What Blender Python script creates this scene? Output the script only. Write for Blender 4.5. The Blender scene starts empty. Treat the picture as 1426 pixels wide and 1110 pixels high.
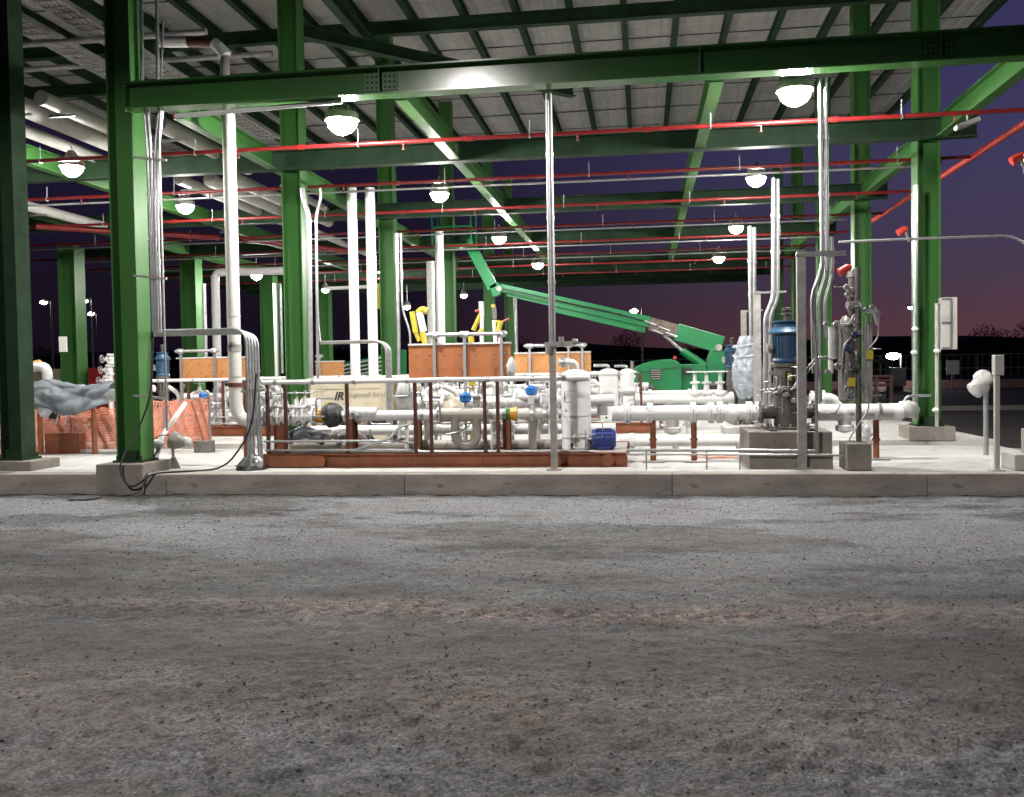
import bpy, bmesh, math, random
import numpy as np
from mathutils import Vector, Matrix
random.seed(7)
rng = np.random.default_rng(7)
PI = math.pi
R_ = math.radians
S = bpy.context.scene
COL = S.collection

# ------------------------------------------------------------------ camera
FPX = 1300.0
CAMZ = 1.6
psi, rol, pit = R_(8.0), R_(0.95), math.atan(40 / FPX)
f0 = Vector((-math.sin(psi), math.cos(psi), 0)); r0 = Vector((math.cos(psi), math.sin(psi), 0))
FW = f0 * math.cos(pit) + Vector((0, 0, -math.sin(pit)))
u0 = r0.cross(FW)
RT = r0 * math.cos(rol) - u0 * math.sin(rol)
UP = r0 * math.sin(rol) + u0 * math.cos(rol)
EYE = Vector((0, 0, CAMZ))
cd = bpy.data.cameras.new('camera'); cam = bpy.data.objects.new('camera', cd); COL.objects.link(cam)
cam.matrix_world = Matrix(((RT.x, UP.x, -FW.x, 0), (RT.y, UP.y, -FW.y, 0), (RT.z, UP.z, -FW.z, CAMZ), (0, 0, 0, 1)))
cd.sensor_fit = 'HORIZONTAL'; cd.sensor_width = 36; cd.lens = FPX / 1426 * 36; cd.clip_end = 3000; cd.clip_start = .05
S.camera = cam

# ------------------------------------------------------------------ dusk sky
W = bpy.data.worlds.new('World'); S.world = W; W.use_nodes = True
nt = W.node_tree; nt.nodes.clear()
def N(t, **k):
    n = nt.nodes.new(t)
    for a, b in k.items(): setattr(n, a, b)
    return n
tc = N('ShaderNodeTexCoord'); sep = N('ShaderNodeSeparateXYZ'); nt.links.new(tc.outputs['Generated'], sep.inputs[0])
el = N('ShaderNodeValToRGB'); nt.links.new(sep.outputs['Z'], el.inputs[0])
def ramp(n, st):
    r = n.color_ramp
    while len(r.elements) < len(st): r.elements.new(0.5)
    for e, (p, c) in zip(r.elements, st): e.position = p; e.color = (*c, 1)
ramp(el, [(0, (.105, .040, .048)), (.04, (.095, .041, .058)), (.09, (.066, .045, .080)), (.20, (.052, .046, .115)), (.42, (.036, .031, .120)), (1, (.012, .011, .045))])
el2 = N('ShaderNodeValToRGB'); nt.links.new(sep.outputs['Z'], el2.inputs[0])
ramp(el2, [(0, (.007, .004, .010)), (.08, (.009, .006, .014)), (.25, (.012, .009, .030)), (1, (.007, .006, .022))])
dp = N('ShaderNodeVectorMath', operation='DOT_PRODUCT'); nt.links.new(tc.outputs['Generated'], dp.inputs[0])
dp.inputs[1].default_value = (math.sin(R_(38)), math.cos(R_(38)), 0)
mr = N('ShaderNodeMapRange'); nt.links.new(dp.outputs['Value'], mr.inputs[0])
mr.inputs[1].default_value = .62; mr.inputs[2].default_value = .96
mx = N('ShaderNodeMixRGB'); nt.links.new(mr.outputs[0], mx.inputs[0]); nt.links.new(el2.outputs[0], mx.inputs[1]); nt.links.new(el.outputs[0], mx.inputs[2])
bg = N('ShaderNodeBackground'); bg.inputs[1].default_value = 1.0; nt.links.new(mx.outputs[0], bg.inputs[0])
wo = N('ShaderNodeOutputWorld'); nt.links.new(bg.outputs[0], wo.inputs[0])

S.view_settings.view_transform = 'Standard'; S.view_settings.look = 'None'
S.view_settings.exposure = 0.0; S.view_settings.gamma = 1; S.view_settings.use_curve_mapping = False
S.cycles.max_bounces = 6; S.cycles.diffuse_bounces = 3; S.cycles.glossy_bounces = 3; S.cycles.transmission_bounces = 4
S.cycles.sample_clamp_indirect = 4.0; S.cycles.caustics_reflective = False; S.cycles.caustics_refractive = False
try: S.cycles.use_light_tree = True
except Exception: pass
LAMP_STRENGTH = 740.0
STREET_WATTS = 6300.0

# ------------------------------------------------------------------ real positions from sight lines
def ray(x, y): return FW * FPX + RT * (x - 713) - UP * (y - 555)
def P(x, y, Y):
    d = ray(x, y); return EYE + d * (Y / d.y)
def G(x, y, z):
    d = ray(x, y); return EYE + d * ((z - CAMZ) / d.z)
def V(*a): return Vector(a)
def pxm(Y): return Y * 1.0 / FPX          # metres per photo pixel at depth Y (approx.)

# ------------------------------------------------------------------ materials
MATS = {}
def mat(name, col, rough=.5, metal=0., var=.18, scale=3., bump=0., bscale=40., col2=None, spec=.5, coat=0., emis=0., dirt=None, stretch=None):
    m = bpy.data.materials.new(name); m.use_nodes = True; t = m.node_tree; b = t.nodes['Principled BSDF']
    b.inputs['Roughness'].default_value = rough; b.inputs['Metallic'].default_value = metal
    b.inputs['Specular IOR Level'].default_value = spec
    if coat: b.inputs['Coat Weight'].default_value = coat; b.inputs['Coat Roughness'].default_value = .15
    tcn = t.nodes.new('ShaderNodeTexCoord'); src = tcn.outputs['Object']
    if stretch:
        mp = t.nodes.new('ShaderNodeMapping'); mp.inputs['Scale'].default_value = stretch; t.links.new(src, mp.inputs[0]); src = mp.outputs[0]
    n = t.nodes.new('ShaderNodeTexNoise'); n.inputs['Scale'].default_value = scale; n.inputs['Detail'].default_value = 7; n.inputs['Roughness'].default_value = .65
    t.links.new(src, n.inputs['Vector'])
    r = t.nodes.new('ShaderNodeValToRGB'); t.links.new(n.outputs['Fac'], r.inputs[0])
    c2 = col2 or tuple(c * (1 - 2 * var) for c in col); c1 = tuple(min(1, c * (1 + .5 * var)) for c in col)
    r.color_ramp.elements[0].position = .34; r.color_ramp.elements[0].color = (*c2, 1)
    r.color_ramp.elements[1].position = .62; r.color_ramp.elements[1].color = (*c1, 1)
    out = r.outputs[0]
    if dirt:
        n3 = t.nodes.new('ShaderNodeTexNoise'); n3.inputs['Scale'].default_value = scale * 4; n3.inputs['Detail'].default_value = 8; t.links.new(src, n3.inputs['Vector'])
        r3 = t.nodes.new('ShaderNodeValToRGB'); t.links.new(n3.outputs['Fac'], r3.inputs[0]); r3.color_ramp.elements[0].position = .56; r3.color_ramp.elements[1].position = .72
        mxx = t.nodes.new('ShaderNodeMixRGB'); t.links.new(r3.outputs[0], mxx.inputs[0]); t.links.new(out, mxx.inputs[1]); mxx.inputs[2].default_value = (*dirt, 1); out = mxx.outputs[0]
    t.links.new(out, b.inputs['Base Color'])
    rr = t.nodes.new('ShaderNodeMapRange'); t.links.new(n.outputs['Fac'], rr.inputs[0]); rr.inputs[3].default_value = min(1, rough + .12); rr.inputs[4].default_value = max(.05, rough - .1)
    t.links.new(rr.outputs[0], b.inputs['Roughness'])
    if bump:
        n2 = t.nodes.new('ShaderNodeTexNoise'); n2.inputs['Scale'].default_value = bscale; n2.inputs['Detail'].default_value = 6; t.links.new(src, n2.inputs['Vector'])
        bp = t.nodes.new('ShaderNodeBump'); bp.inputs['Strength'].default_value = bump; bp.inputs['Distance'].default_value = .01
        t.links.new(n2.outputs['Fac'], bp.inputs['Height']); t.links.new(bp.outputs[0], b.inputs['Normal'])
    if emis:
        b.inputs['Emission Color'].default_value = (1, .97, .92, 1); b.inputs['Emission Strength'].default_value = emis
    MATS[name] = m; return m
M = MATS
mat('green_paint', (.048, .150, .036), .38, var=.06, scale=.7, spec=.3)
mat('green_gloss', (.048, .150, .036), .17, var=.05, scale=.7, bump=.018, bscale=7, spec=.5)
mat('green_dark_shade', (.019, .046, .022), .6, spec=.2, var=.2, scale=2)  # dark green; on rear and upper beams it stands in for shade
mat('deck_steel', (.42, .41, .395), .6, 0, var=.08, scale=1.2, dirt=(.5, .49, .47))
mat('concrete', (.50, .49, .47), .85, var=.12, scale=.8, bump=.35, bscale=55, dirt=(.27, .255, .23))
mat('concrete_edge', (.33, .295, .265), .88, var=.18, scale=2.6, bump=.5, bscale=40, dirt=(.20, .17, .15), stretch=(.5, .5, 1.6))
mat('concrete_grey', (.24, .215, .19), .88, var=.16, scale=2.4, bump=.4, bscale=50, dirt=(.15, .13, .11))
mat('galv', (.52, .53, .54), .34, .75, var=.12, scale=9, dirt=(.38, .38, .38))
mat('galv_dull', (.40, .385, .36), .5, .35, var=.15, scale=7)
mat('white_paint', (.78, .78, .77), .35, var=.03, scale=3)
mat('white_wrap', (.68, .69, .70), .42, var=.15, scale=14, bump=.7, bscale=26)
mat('insulation', (.62, .61, .57), .5, var=.06, scale=3, dirt=(.5, .47, .42))
mat('cream', (.54, .49, .37), .45, var=.07, scale=3, dirt=(.40, .34, .24))
mat('tan_pipe', (.36, .33, .29), .42, var=.1, scale=4)
mat('rust_primer', (.27, .085, .034), .6, var=.2, scale=3.5, bump=.12, bscale=30, dirt=(.13, .04, .02))
mat('rust_panel', (.40, .135, .042), .55, var=.14, scale=2.0, dirt=(.20, .06, .024), stretch=(1, 1, .5))
mat('orange_panel', (.62, .28, .09), .55, var=.12, scale=2.5, dirt=(.32, .11, .035))
mat('brown_post', (.10, .028, .016), .55, var=.2, scale=6)
mat('red_pipe', (.19, .011, .011), .35, var=.12, scale=5)
mat('red_bright', (.55, .045, .03), .4, var=.1, scale=8)
mat('blue_motor', (.035, .095, .17), .38, var=.14, scale=6, bump=.1)
mat('blue_bright', (.03, .17, .50), .35, var=.1)
mat('blue_dark', (.025, .045, .22), .4, var=.15)
mat('grey_pump', (.115, .105, .092), .5, .2, var=.2, scale=7, bump=.2)
mat('grey_steel', (.25, .235, .215), .5, .45, var=.15, scale=5)
mat('black_rubber', (.015, .015, .015), .5, var=.2)
mat('black_wrap', (.035, .036, .038), .45, var=.3, scale=20, bump=.4)
mat('yellow', (.60, .50, .05), .45, var=.12)
mat('amber', (.62, .30, .02), .4, var=.1)
mat('lift_green', (.004, .17, .050), .38, var=.1, scale=2, dirt=(.012, .17, .07))
mat('lift_dirty', (.16, .12, .10), .6, var=.3, scale=9)
mat('tarp', (.15, .17, .19), .42, var=.16, scale=2.2, bump=.35, bscale=16)
mat('orange_net', (.80, .33, .22), .5, var=.15, scale=8)
mat('dark_metal', (.03, .03, .032), .5, var=.2)
mat('window_dark', (.02, .022, .024), .15, var=.2)
mat('pink_pipe', (.30, .16, .15), .5, var=.12)
mat('tree_dark', (.030, .028, .020), .9, var=.3, scale=.3)
mat('bark', (.05, .04, .03), .9, var=.3)
mat('fence_grey', (.16, .16, .16), .6, var=.2)
mat('aluminium', (.62, .62, .62), .35, .5, var=.08)
mat('sign_white', (.48, .47, .44), .5, var=.06, dirt=(.40, .38, .34))
mat('paper_print', (.12, .12, .12), .6, var=.1)
mat('logo_black', (.02, .02, .02), .5, var=.1)
mat('logo_grey', (.30, .27, .21), .5, var=.1)
mat('lamp_glow', (1, 1, 1), .5, emis=LAMP_STRENGTH)
mat('far_glow', (1, 1, 1), .5, emis=90)
mat('plastic_film', (.62, .62, .60), .3, var=.12, scale=12, bump=.8, bscale=14)
b = M['plastic_film'].node_tree.nodes['Principled BSDF']; b.inputs['Transmission Weight'].default_value = .15

def asphalt():
    m = bpy.data.materials.new('asphalt'); m.use_nodes = True; t = m.node_tree; b = t.nodes['Principled BSDF']; L = t.links.new
    def nn(ty, **k):
        n = t.nodes.new(ty)
        for a, v in k.items(): setattr(n, a, v)
        return n
    geo = nn('ShaderNodeNewGeometry'); pos = geo.outputs['Position']
    sx = nn('ShaderNodeSeparateXYZ'); L(pos, sx.inputs[0])
    def noise(scale, det=6, rough=.6, sc=(1, 1, 1)):
        mp = nn('ShaderNodeMapping'); mp.inputs['Scale'].default_value = sc; L(pos, mp.inputs[0])
        n = nn('ShaderNodeTexNoise'); n.inputs['Scale'].default_value = scale; n.inputs['Detail'].default_value = det; n.inputs['Roughness'].default_value = rough
        L(mp.outputs[0], n.inputs['Vector']); return n.outputs['Fac']
    def rmp(src, p0, p1, c0=(0, 0, 0), c1=(1, 1, 1)):
        r = nn('ShaderNodeValToRGB'); L(src, r.inputs[0]); e = r.color_ramp.elements
        e[0].position = p0; e[0].color = (*c0, 1); e[1].position = p1; e[1].color = (*c1, 1); return r.outputs[0]
    def mix(fac, a, c, mode='MIX'):
        x = nn('ShaderNodeMixRGB', blend_type=mode)
        if isinstance(fac, float): x.inputs[0].default_value = fac
        else: L(fac, x.inputs[0])
        for i, q in ((1, a), (2, c)):
            if isinstance(q, tuple): x.inputs[i].default_value = (*q, 1)
            else: L(q, x.inputs[i])
        return x.outputs[0]
    def math_(op, a, c):
        x = nn('ShaderNodeMath', operation=op)
        for i, q in ((0, a), (1, c)):
            if isinstance(q, (int, float)): x.inputs[i].default_value = q
            else: L(q, x.inputs[i])
        return x.outputs[0]
    xr = lambda src, a, b_, c0=0., c1=1.: (lambda n: (L(src, n.inputs[0]), setattr(n.inputs[1], 'default_value', a), setattr(n.inputs[2], 'default_value', b_), setattr(n.inputs[3], 'default_value', c0), setattr(n.inputs[4], 'default_value', c1), n.outputs[0])[-1])(nn('ShaderNodeMapRange'))
    base = rmp(noise(.7, 9, .68, (.5, 1.0, 1)), .40, .56, (.042, .041, .041), (.104, .105, .109))
    fine = noise(30, 3, .6); mid = noise(7, 5, .6)
    def cells(scale):
        v = nn('ShaderNodeTexVoronoi'); v.inputs['Scale'].default_value = scale; L(pos, v.inputs['Vector']); sp = nn('ShaderNodeSeparateColor'); L(v.outputs['Color'], sp.inputs[0]); return v.outputs['Distance'], sp.outputs[0]
    vd, vc = cells(70); vd2, vc2 = cells(26)
    def mul(a, c_, k=1.0):
        g = nn('ShaderNodeMixRGB', blend_type='MULTIPLY'); g.inputs[0].default_value = k; L(a, g.inputs[1]); L(c_, g.inputs[2]); return g.outputs[0]
    c = mul(base, rmp(vc, .05, .95, (.84, .84, .84), (1.16, 1.15, 1.14)))
    c = mul(c, rmp(vc2, .1, .9, (.86, .86, .86), (1.12, 1.12, 1.12)))
    c = mul(c, rmp(vd, .25, .62, (1.03, 1.03, 1.03), (.78, .78, .78)))
    c = mul(c, rmp(mid, .36, .62, (.74, .74, .74), (1.22, 1.22, 1.22)))
    dm = math_('MULTIPLY', rmp(noise(.62, 9, .60, (.42, 1.0, 1)), .455, .515), math_('MULTIPLY', xr(sx.outputs['Y'], 6.2, 9.0), xr(sx.outputs['Y'], 13., 12.)))
    c = mix(math_('MULTIPLY', dm, .7), c, mul((lambda: (lambda q: (setattr(q.outputs[0], 'default_value', (.20, .205, .22, 1)), q.outputs[0])[-1])(nn('ShaderNodeRGB')))(), rmp(vc, .05, .95, (.8, .8, .8), (1.2, 1.2, 1.2))))
    wob = math_('MULTIPLY', math_('SUBTRACT', noise(.35, 3), .5), .6)
    yy = math_('ADD', math_('ADD', sx.outputs['Y'], wob), math_('MULTIPLY', sx.outputs['X'], -.02))
    vor = nn('ShaderNodeTexVoronoi'); vor.inputs['Scale'].default_value = 11; mpv = nn('ShaderNodeMapping'); mpv.inputs['Scale'].default_value = (.9, 1.5, 1); L(pos, mpv.inputs[0]); L(mpv.outputs[0], vor.inputs['Vector'])
    lump = rmp(math_('ADD', vor.outputs['Distance'], math_('MULTIPLY', math_('SUBTRACT', fine, .5), .5)), .22, .5, (1, 1, 1), (0, 0, 0))
    for yc, w, k, cc in ((6.15, .34, .95, (.33, .235, .20)), (4.35, .55, .62, (.19, .135, .105)), (8.9, .20, .5, (.19, .16, .115)), (5.2, .25, .35, (.15, .11, .085))):
        d = math_('ABSOLUTE', math_('SUBTRACT', yy, yc), 0)
        patch = rmp(noise(.8, 5, .6, (.5, 1, 1)), .44, .60)
        f = math_('MULTIPLY', math_('MULTIPLY', xr(d, w, w * .5), math_('ADD', math_('MULTIPLY', patch, .85), .12)), math_('MULTIPLY', math_('ADD', math_('MULTIPLY', lump, .7), .3), k))
        c = mix(f, c, cc)
    g3 = nn('ShaderNodeMixRGB', blend_type='MULTIPLY'); g3.inputs[0].default_value = .8; L(c, g3.inputs[1]); L(rmp(vc, .05, .95, (.6, .6, .6), (1.4, 1.4, 1.4)), g3.inputs[2]); c = g3.outputs[0]
    c = mix(math_('MULTIPLY', rmp(noise(.9, 7, .65, (.6, 1, 1)), .50, .64), .34), c, (.120, .096, .082))
    c = mix(math_('MULTIPLY', rmp(noise(3.1, 6, .7), .60, .74), .55), c, (.035, .034, .034))
    c = mix(math_('MULTIPLY', rmp(noise(140, 2, .5), .68, .74), .4), c, (.36, .35, .33))
    dk = math_('MULTIPLY', xr(math_('ABSOLUTE', math_('SUBTRACT', yy, 5.25), 0), .55, .25), .5)
    c = mix(dk, c, (.046, .041, .037))
    kb = math_('MULTIPLY', xr(math_('ADD', sx.outputs['Y'], math_('MULTIPLY', noise(3, 5, .6), .35)), 11.72, 11.98), .8)  # undershadow at the kerb base, painted as a dark band in the asphalt
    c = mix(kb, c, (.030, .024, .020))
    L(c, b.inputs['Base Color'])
    L(xr(fine, 0, 1, .95, .66), b.inputs['Roughness'])
    b.inputs['Specular IOR Level'].default_value = .35
    bp = nn('ShaderNodeBump'); bp.inputs['Strength'].default_value = .6; bp.inputs['Distance'].default_value = .018
    L(math_('ADD', math_('SUBTRACT', math_('MULTIPLY', mid, .8), math_('MULTIPLY', vd, .35)), math_('MULTIPLY', vd2, -.5)), bp.inputs['Height']); L(bp.outputs[0], b.inputs['Normal'])
    M['asphalt'] = m
asphalt()

# ------------------------------------------------------------------ mesh builder
ORG = {}
def org(o): return ORG[o.name] if o is not None else V(0, 0, 0)
SPLIT = {'coupling', 'rung', 'clamp', 'band', 'stiffener', 'fitting', 'cable', 'louvre', 'stand', 'saddle', 'collar', 'hanger', 'flange', 'cooling_fin', 'tie_cord', 'cable_tray', 'lap_strip', 'seam_band', 'bracket', 'hinge', 'pivot_pin', 'hose_clamp', 'pipe', 'rail'}
class MB:
    def __init__(s): s.v = []; s.f = []; s.sm = []; s.ch = []
    def add(s, vs, fs, smooth=False):
        o = len(s.v); s.ch.append((o, o + len(vs), len(s.f), len(s.f) + len(fs))); s.v += [Vector(v) for v in vs]; s.f += [tuple(i + o for i in f) for f in fs]; s.sm += [smooth] * len(fs); return s
    def box(s, a, b):
        x0, y0, z0 = a; x1, y1, z1 = b
        x0, x1 = sorted((x0, x1)); y0, y1 = sorted((y0, y1)); z0, z1 = sorted((z0, z1))
        return s.add([(x0, y0, z0), (x1, y0, z0), (x1, y1, z0), (x0, y1, z0), (x0, y0, z1), (x1, y0, z1), (x1, y1, z1), (x0, y1, z1)],
                     [(0, 3, 2, 1), (4, 5, 6, 7), (0, 1, 5, 4), (1, 2, 6, 5), (2, 3, 7, 6), (3, 0, 4, 7)])
    def cb(s, c, d):
        c = Vector(c); d = Vector(d) / 2; return s.box(c - d, c + d)
    def bar(s, p0, p1, w, h, up=(0, 0, 1), ext=0.):
        p0 = Vector(p0); p1 = Vector(p1); a = (p1 - p0).normalized(); up = Vector(up)
        if abs(a.dot(up.normalized())) > .99: up = V(0, 1, 0)
        x = a.cross(up).normalized(); y = x.cross(a).normalized(); vs = []
        for p in (p0 - a * ext, p1 + a * ext):
            for i, j in ((-1, -1), (1, -1), (1, 1), (-1, 1)): vs.append(p + x * (i * w / 2) + y * (j * h / 2))
        return s.add(vs, [(0, 1, 2, 3), (7, 6, 5, 4), (0, 4, 5, 1), (1, 5, 6, 2), (2, 6, 7, 3), (3, 7, 4, 0)])
    def ibeam(s, p0, p1, h, w, t=.02, up=(0, 0, 1)):
        p0 = Vector(p0); p1 = Vector(p1); a = (p1 - p0).normalized(); up = Vector(up)
        if abs(a.dot(up.normalized())) > .99: up = V(0, 1, 0)
        x = a.cross(up).normalized(); y = x.cross(a).normalized(); tw = t * .6
        pr = [(-w/2, -h/2), (w/2, -h/2), (w/2, -h/2 + t), (tw/2, -h/2 + t), (tw/2, h/2 - t), (w/2, h/2 - t), (w/2, h/2), (-w/2, h/2), (-w/2, h/2 - t), (-tw/2, h/2 - t), (-tw/2, -h/2 + t), (-w/2, -h/2 + t)]
        vs = [p + x * i + y * j for p in (p0, p1) for i, j in pr]; n = 12
        fs = [(i, i + n, (i + 1) % n + n, (i + 1) % n) for i in range(n)]
        for o in (0, n):
            q = [(0, 1, 2, 11), (2, 3, 10, 11), (3, 4, 9, 10), (4, 5, 8, 9), (5, 6, 7, 8)]
            fs += [tuple(o + k for k in (g if o == 0 else g[::-1])) for g in q]
        return s.add(vs, fs)
    def cyl(s, p0, p1, r, r1=None, n=12, caps=True):
        return s.lathe(p0, p1, [(0, r), (1, r if r1 is None else r1)], n, caps)
    def lathe(s, p0, p1, prof, n=16, caps=True, smooth=True, frac=True):
        p0 = Vector(p0); p1 = Vector(p1); a = p1 - p0; ln = a.length
        if ln < 1e-9: return s
        a = a / ln; x = a.orthogonal().normalized(); y = a.cross(x)
        if not frac: ln = 1.
        cs = [(math.cos(2 * PI * k / n), math.sin(2 * PI * k / n)) for k in range(n)]
        for (t0, ra), (t1, rb) in zip(prof[:-1], prof[1:]):
            vs = [p0 + a * (t0 * ln) + (x * c + y * q) * ra for c, q in cs] + [p0 + a * (t1 * ln) + (x * c + y * q) * rb for c, q in cs]
            s.add(vs, [(i, (i + 1) % n, (i + 1) % n + n, i + n) for i in range(n)], smooth)
        if caps:
            for (t, r), fl in ((prof[0], 1), (prof[-1], 0)):
                if r > 1e-4:
                    vs = [p0 + a * (t * ln) + (x * c + y * q) * r for c, q in cs]
                    s.add(vs, [tuple(range(n))[::-1] if fl else tuple(range(n))])
        return s
    def sph(s, c, r, n=12, m=7, sc=(1, 1, 1), zmin=-1.):
        c = Vector(c); vs = []; fs = []; t0 = math.asin(max(-1, zmin))
        for j in range(m + 1):
            th = t0 + (PI / 2 - t0) * j / m
            for k in range(n):
                ph = 2 * PI * k / n
                vs.append(c + V(math.cos(th) * math.cos(ph) * r * sc[0], math.cos(th) * math.sin(ph) * r * sc[1], math.sin(th) * r * sc[2]))
        for j in range(m):
            for k in range(n): fs.append((j*n + k, j*n + (k+1) % n, (j+1)*n + (k+1) % n, (j+1)*n + k))
        return s.add(vs, fs, True)
    def tube(s, pts, r, n=8, bend=0., caps=True):
        pts = [Vector(p) for p in pts]
        if bend > 0 and len(pts) > 2:
            q = [pts[0]]
            for i in range(1, len(pts) - 1):
                a, b_, c = pts[i-1], pts[i], pts[i+1]
                d1 = min(bend, (a - b_).length * .48); d2 = min(bend, (c - b_).length * .48)
                s0 = b_ + (a - b_).normalized() * d1; s1 = b_ + (c - b_).normalized() * d2
                for k in range(6):
                    u = k / 5; q.append(s0 * (1-u)**2 + b_ * 2*u*(1-u) + s1 * u*u)
            q.append(pts[-1]); pts = q
        x = None; rings = []
        for i, p in enumerate(pts):
            a = (pts[min(i+1, len(pts)-1)] - pts[max(i-1, 0)])
            a = a.normalized() if a.length > 1e-9 else V(0, 0, 1)
            if x is None: x = a.orthogonal().normalized()
            x = (x - a * x.dot(a)); x = x.normalized() if x.length > 1e-6 else a.orthogonal().normalized()
            y = a.cross(x); rings.append([p + (x * math.cos(2*PI*k/n) + y * math.sin(2*PI*k/n)) * r for k in range(n)])
        vs = [v for rg in rings for v in rg]; fs = []
        for i in range(len(pts) - 1):
            for k in range(n): fs.append((i*n + k, i*n + (k+1) % n, (i+1)*n + (k+1) % n, (i+1)*n + k))
        s.add(vs, fs, True)
        if caps: s.add(rings[0], [tuple(range(n))[::-1]]); s.add(rings[-1], [tuple(range(n))])
        return s
    def pieces(s):
        """the separate solids in this builder, joined where their boxes touch"""
        g = [(a, b_, c_, d_) for a, b_, c_, d_ in s.ch]; bb = []
        for (v0, v1, f0, f1) in g:
            q = s.v[v0:v1]; bb.append([min(p[i] for p in q) - .001 for i in range(3)] + [max(p[i] for p in q) + .001 for i in range(3)])
        par = list(range(len(g)))
        def fd(i):
            while par[i] != i: i = par[i]
            return i
        for i in range(len(g)):
            for j in range(i):
                A, B = bb[i], bb[j]
                if all(A[k] <= B[k + 3] and B[k] <= A[k + 3] for k in range(3)): par[fd(i)] = fd(j)
        out = {}
        for i, (v0, v1, f0, f1) in enumerate(g):
            m = out.setdefault(fd(i), MB()); m.add(s.v[v0:v1], [tuple(k - v0 for k in f) for f in s.f[f0:f1]], s.sm[f0] if f1 > f0 else False)
        return list(out.values())
    def build(s, name, m, parent=None, bevel=0., kind=None):
        if name in SPLIT and kind is None and parent is not None and len(s.ch) > 1:
            ps = s.pieces()
            if len(ps) > 1: return [q.build1(name, m, parent, bevel) for q in ps][0]
        return s.build1(name, m, parent, bevel, kind)
    def build1(s, name, m, parent=None, bevel=0., kind=None):
        me = bpy.data.meshes.new(name)
        lo = Vector((min(v.x for v in s.v), min(v.y for v in s.v), min(v.z for v in s.v)))
        hi = Vector((max(v.x for v in s.v), max(v.y for v in s.v), max(v.z for v in s.v)))
        c = V((lo.x + hi.x) / 2, (lo.y + hi.y) / 2, lo.z)
        me.from_pydata([tuple(v - c) for v in s.v], [], s.f); me.polygons.foreach_set('use_smooth', s.sm)
        if bevel:
            bm = bmesh.new(); bm.from_mesh(me); bmesh.ops.remove_doubles(bm, verts=bm.verts, dist=1e-5)
            bmesh.ops.bevel(bm, geom=bm.edges[:], offset=bevel, segments=2, affect='EDGES', profile=.5); bm.to_mesh(me); bm.free()
        me.materials.append(M[m] if isinstance(m, str) else m); me.update()
        o = bpy.data.objects.new(name, me); COL.objects.link(o)
        if parent is not None: o.parent = parent; o.location = c - org(parent)
        else: o.location = c
        ORG[o.name] = c
        if kind: o['kind'] = kind
        return o
def thing(name, label, cat, loc, group=None):
    o = bpy.data.objects.new(name, None); o.empty_display_size = .2; COL.objects.link(o); o.location = loc; ORG[o.name] = Vector(loc)
    return tag(o, label, cat, group)
def tag(o, label=None, cat=None, group=None, kind=None):
    if label: o['label'] = label
    if cat: o['category'] = cat
    if group: o['group'] = group
    if kind: o['kind'] = kind
    return o
def copy_to(o, delta, label=None):
    def cp(q, par):
        c = q.copy(); COL.objects.link(c); c.parent = par
        for k in list(q.children): cp(k, c)
        return c
    c = cp(o, o.parent); c.location = o.location + Vector(delta); ORG[c.name] = ORG[o.name] + Vector(delta)
    if label: c['label'] = label
    return c

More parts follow.
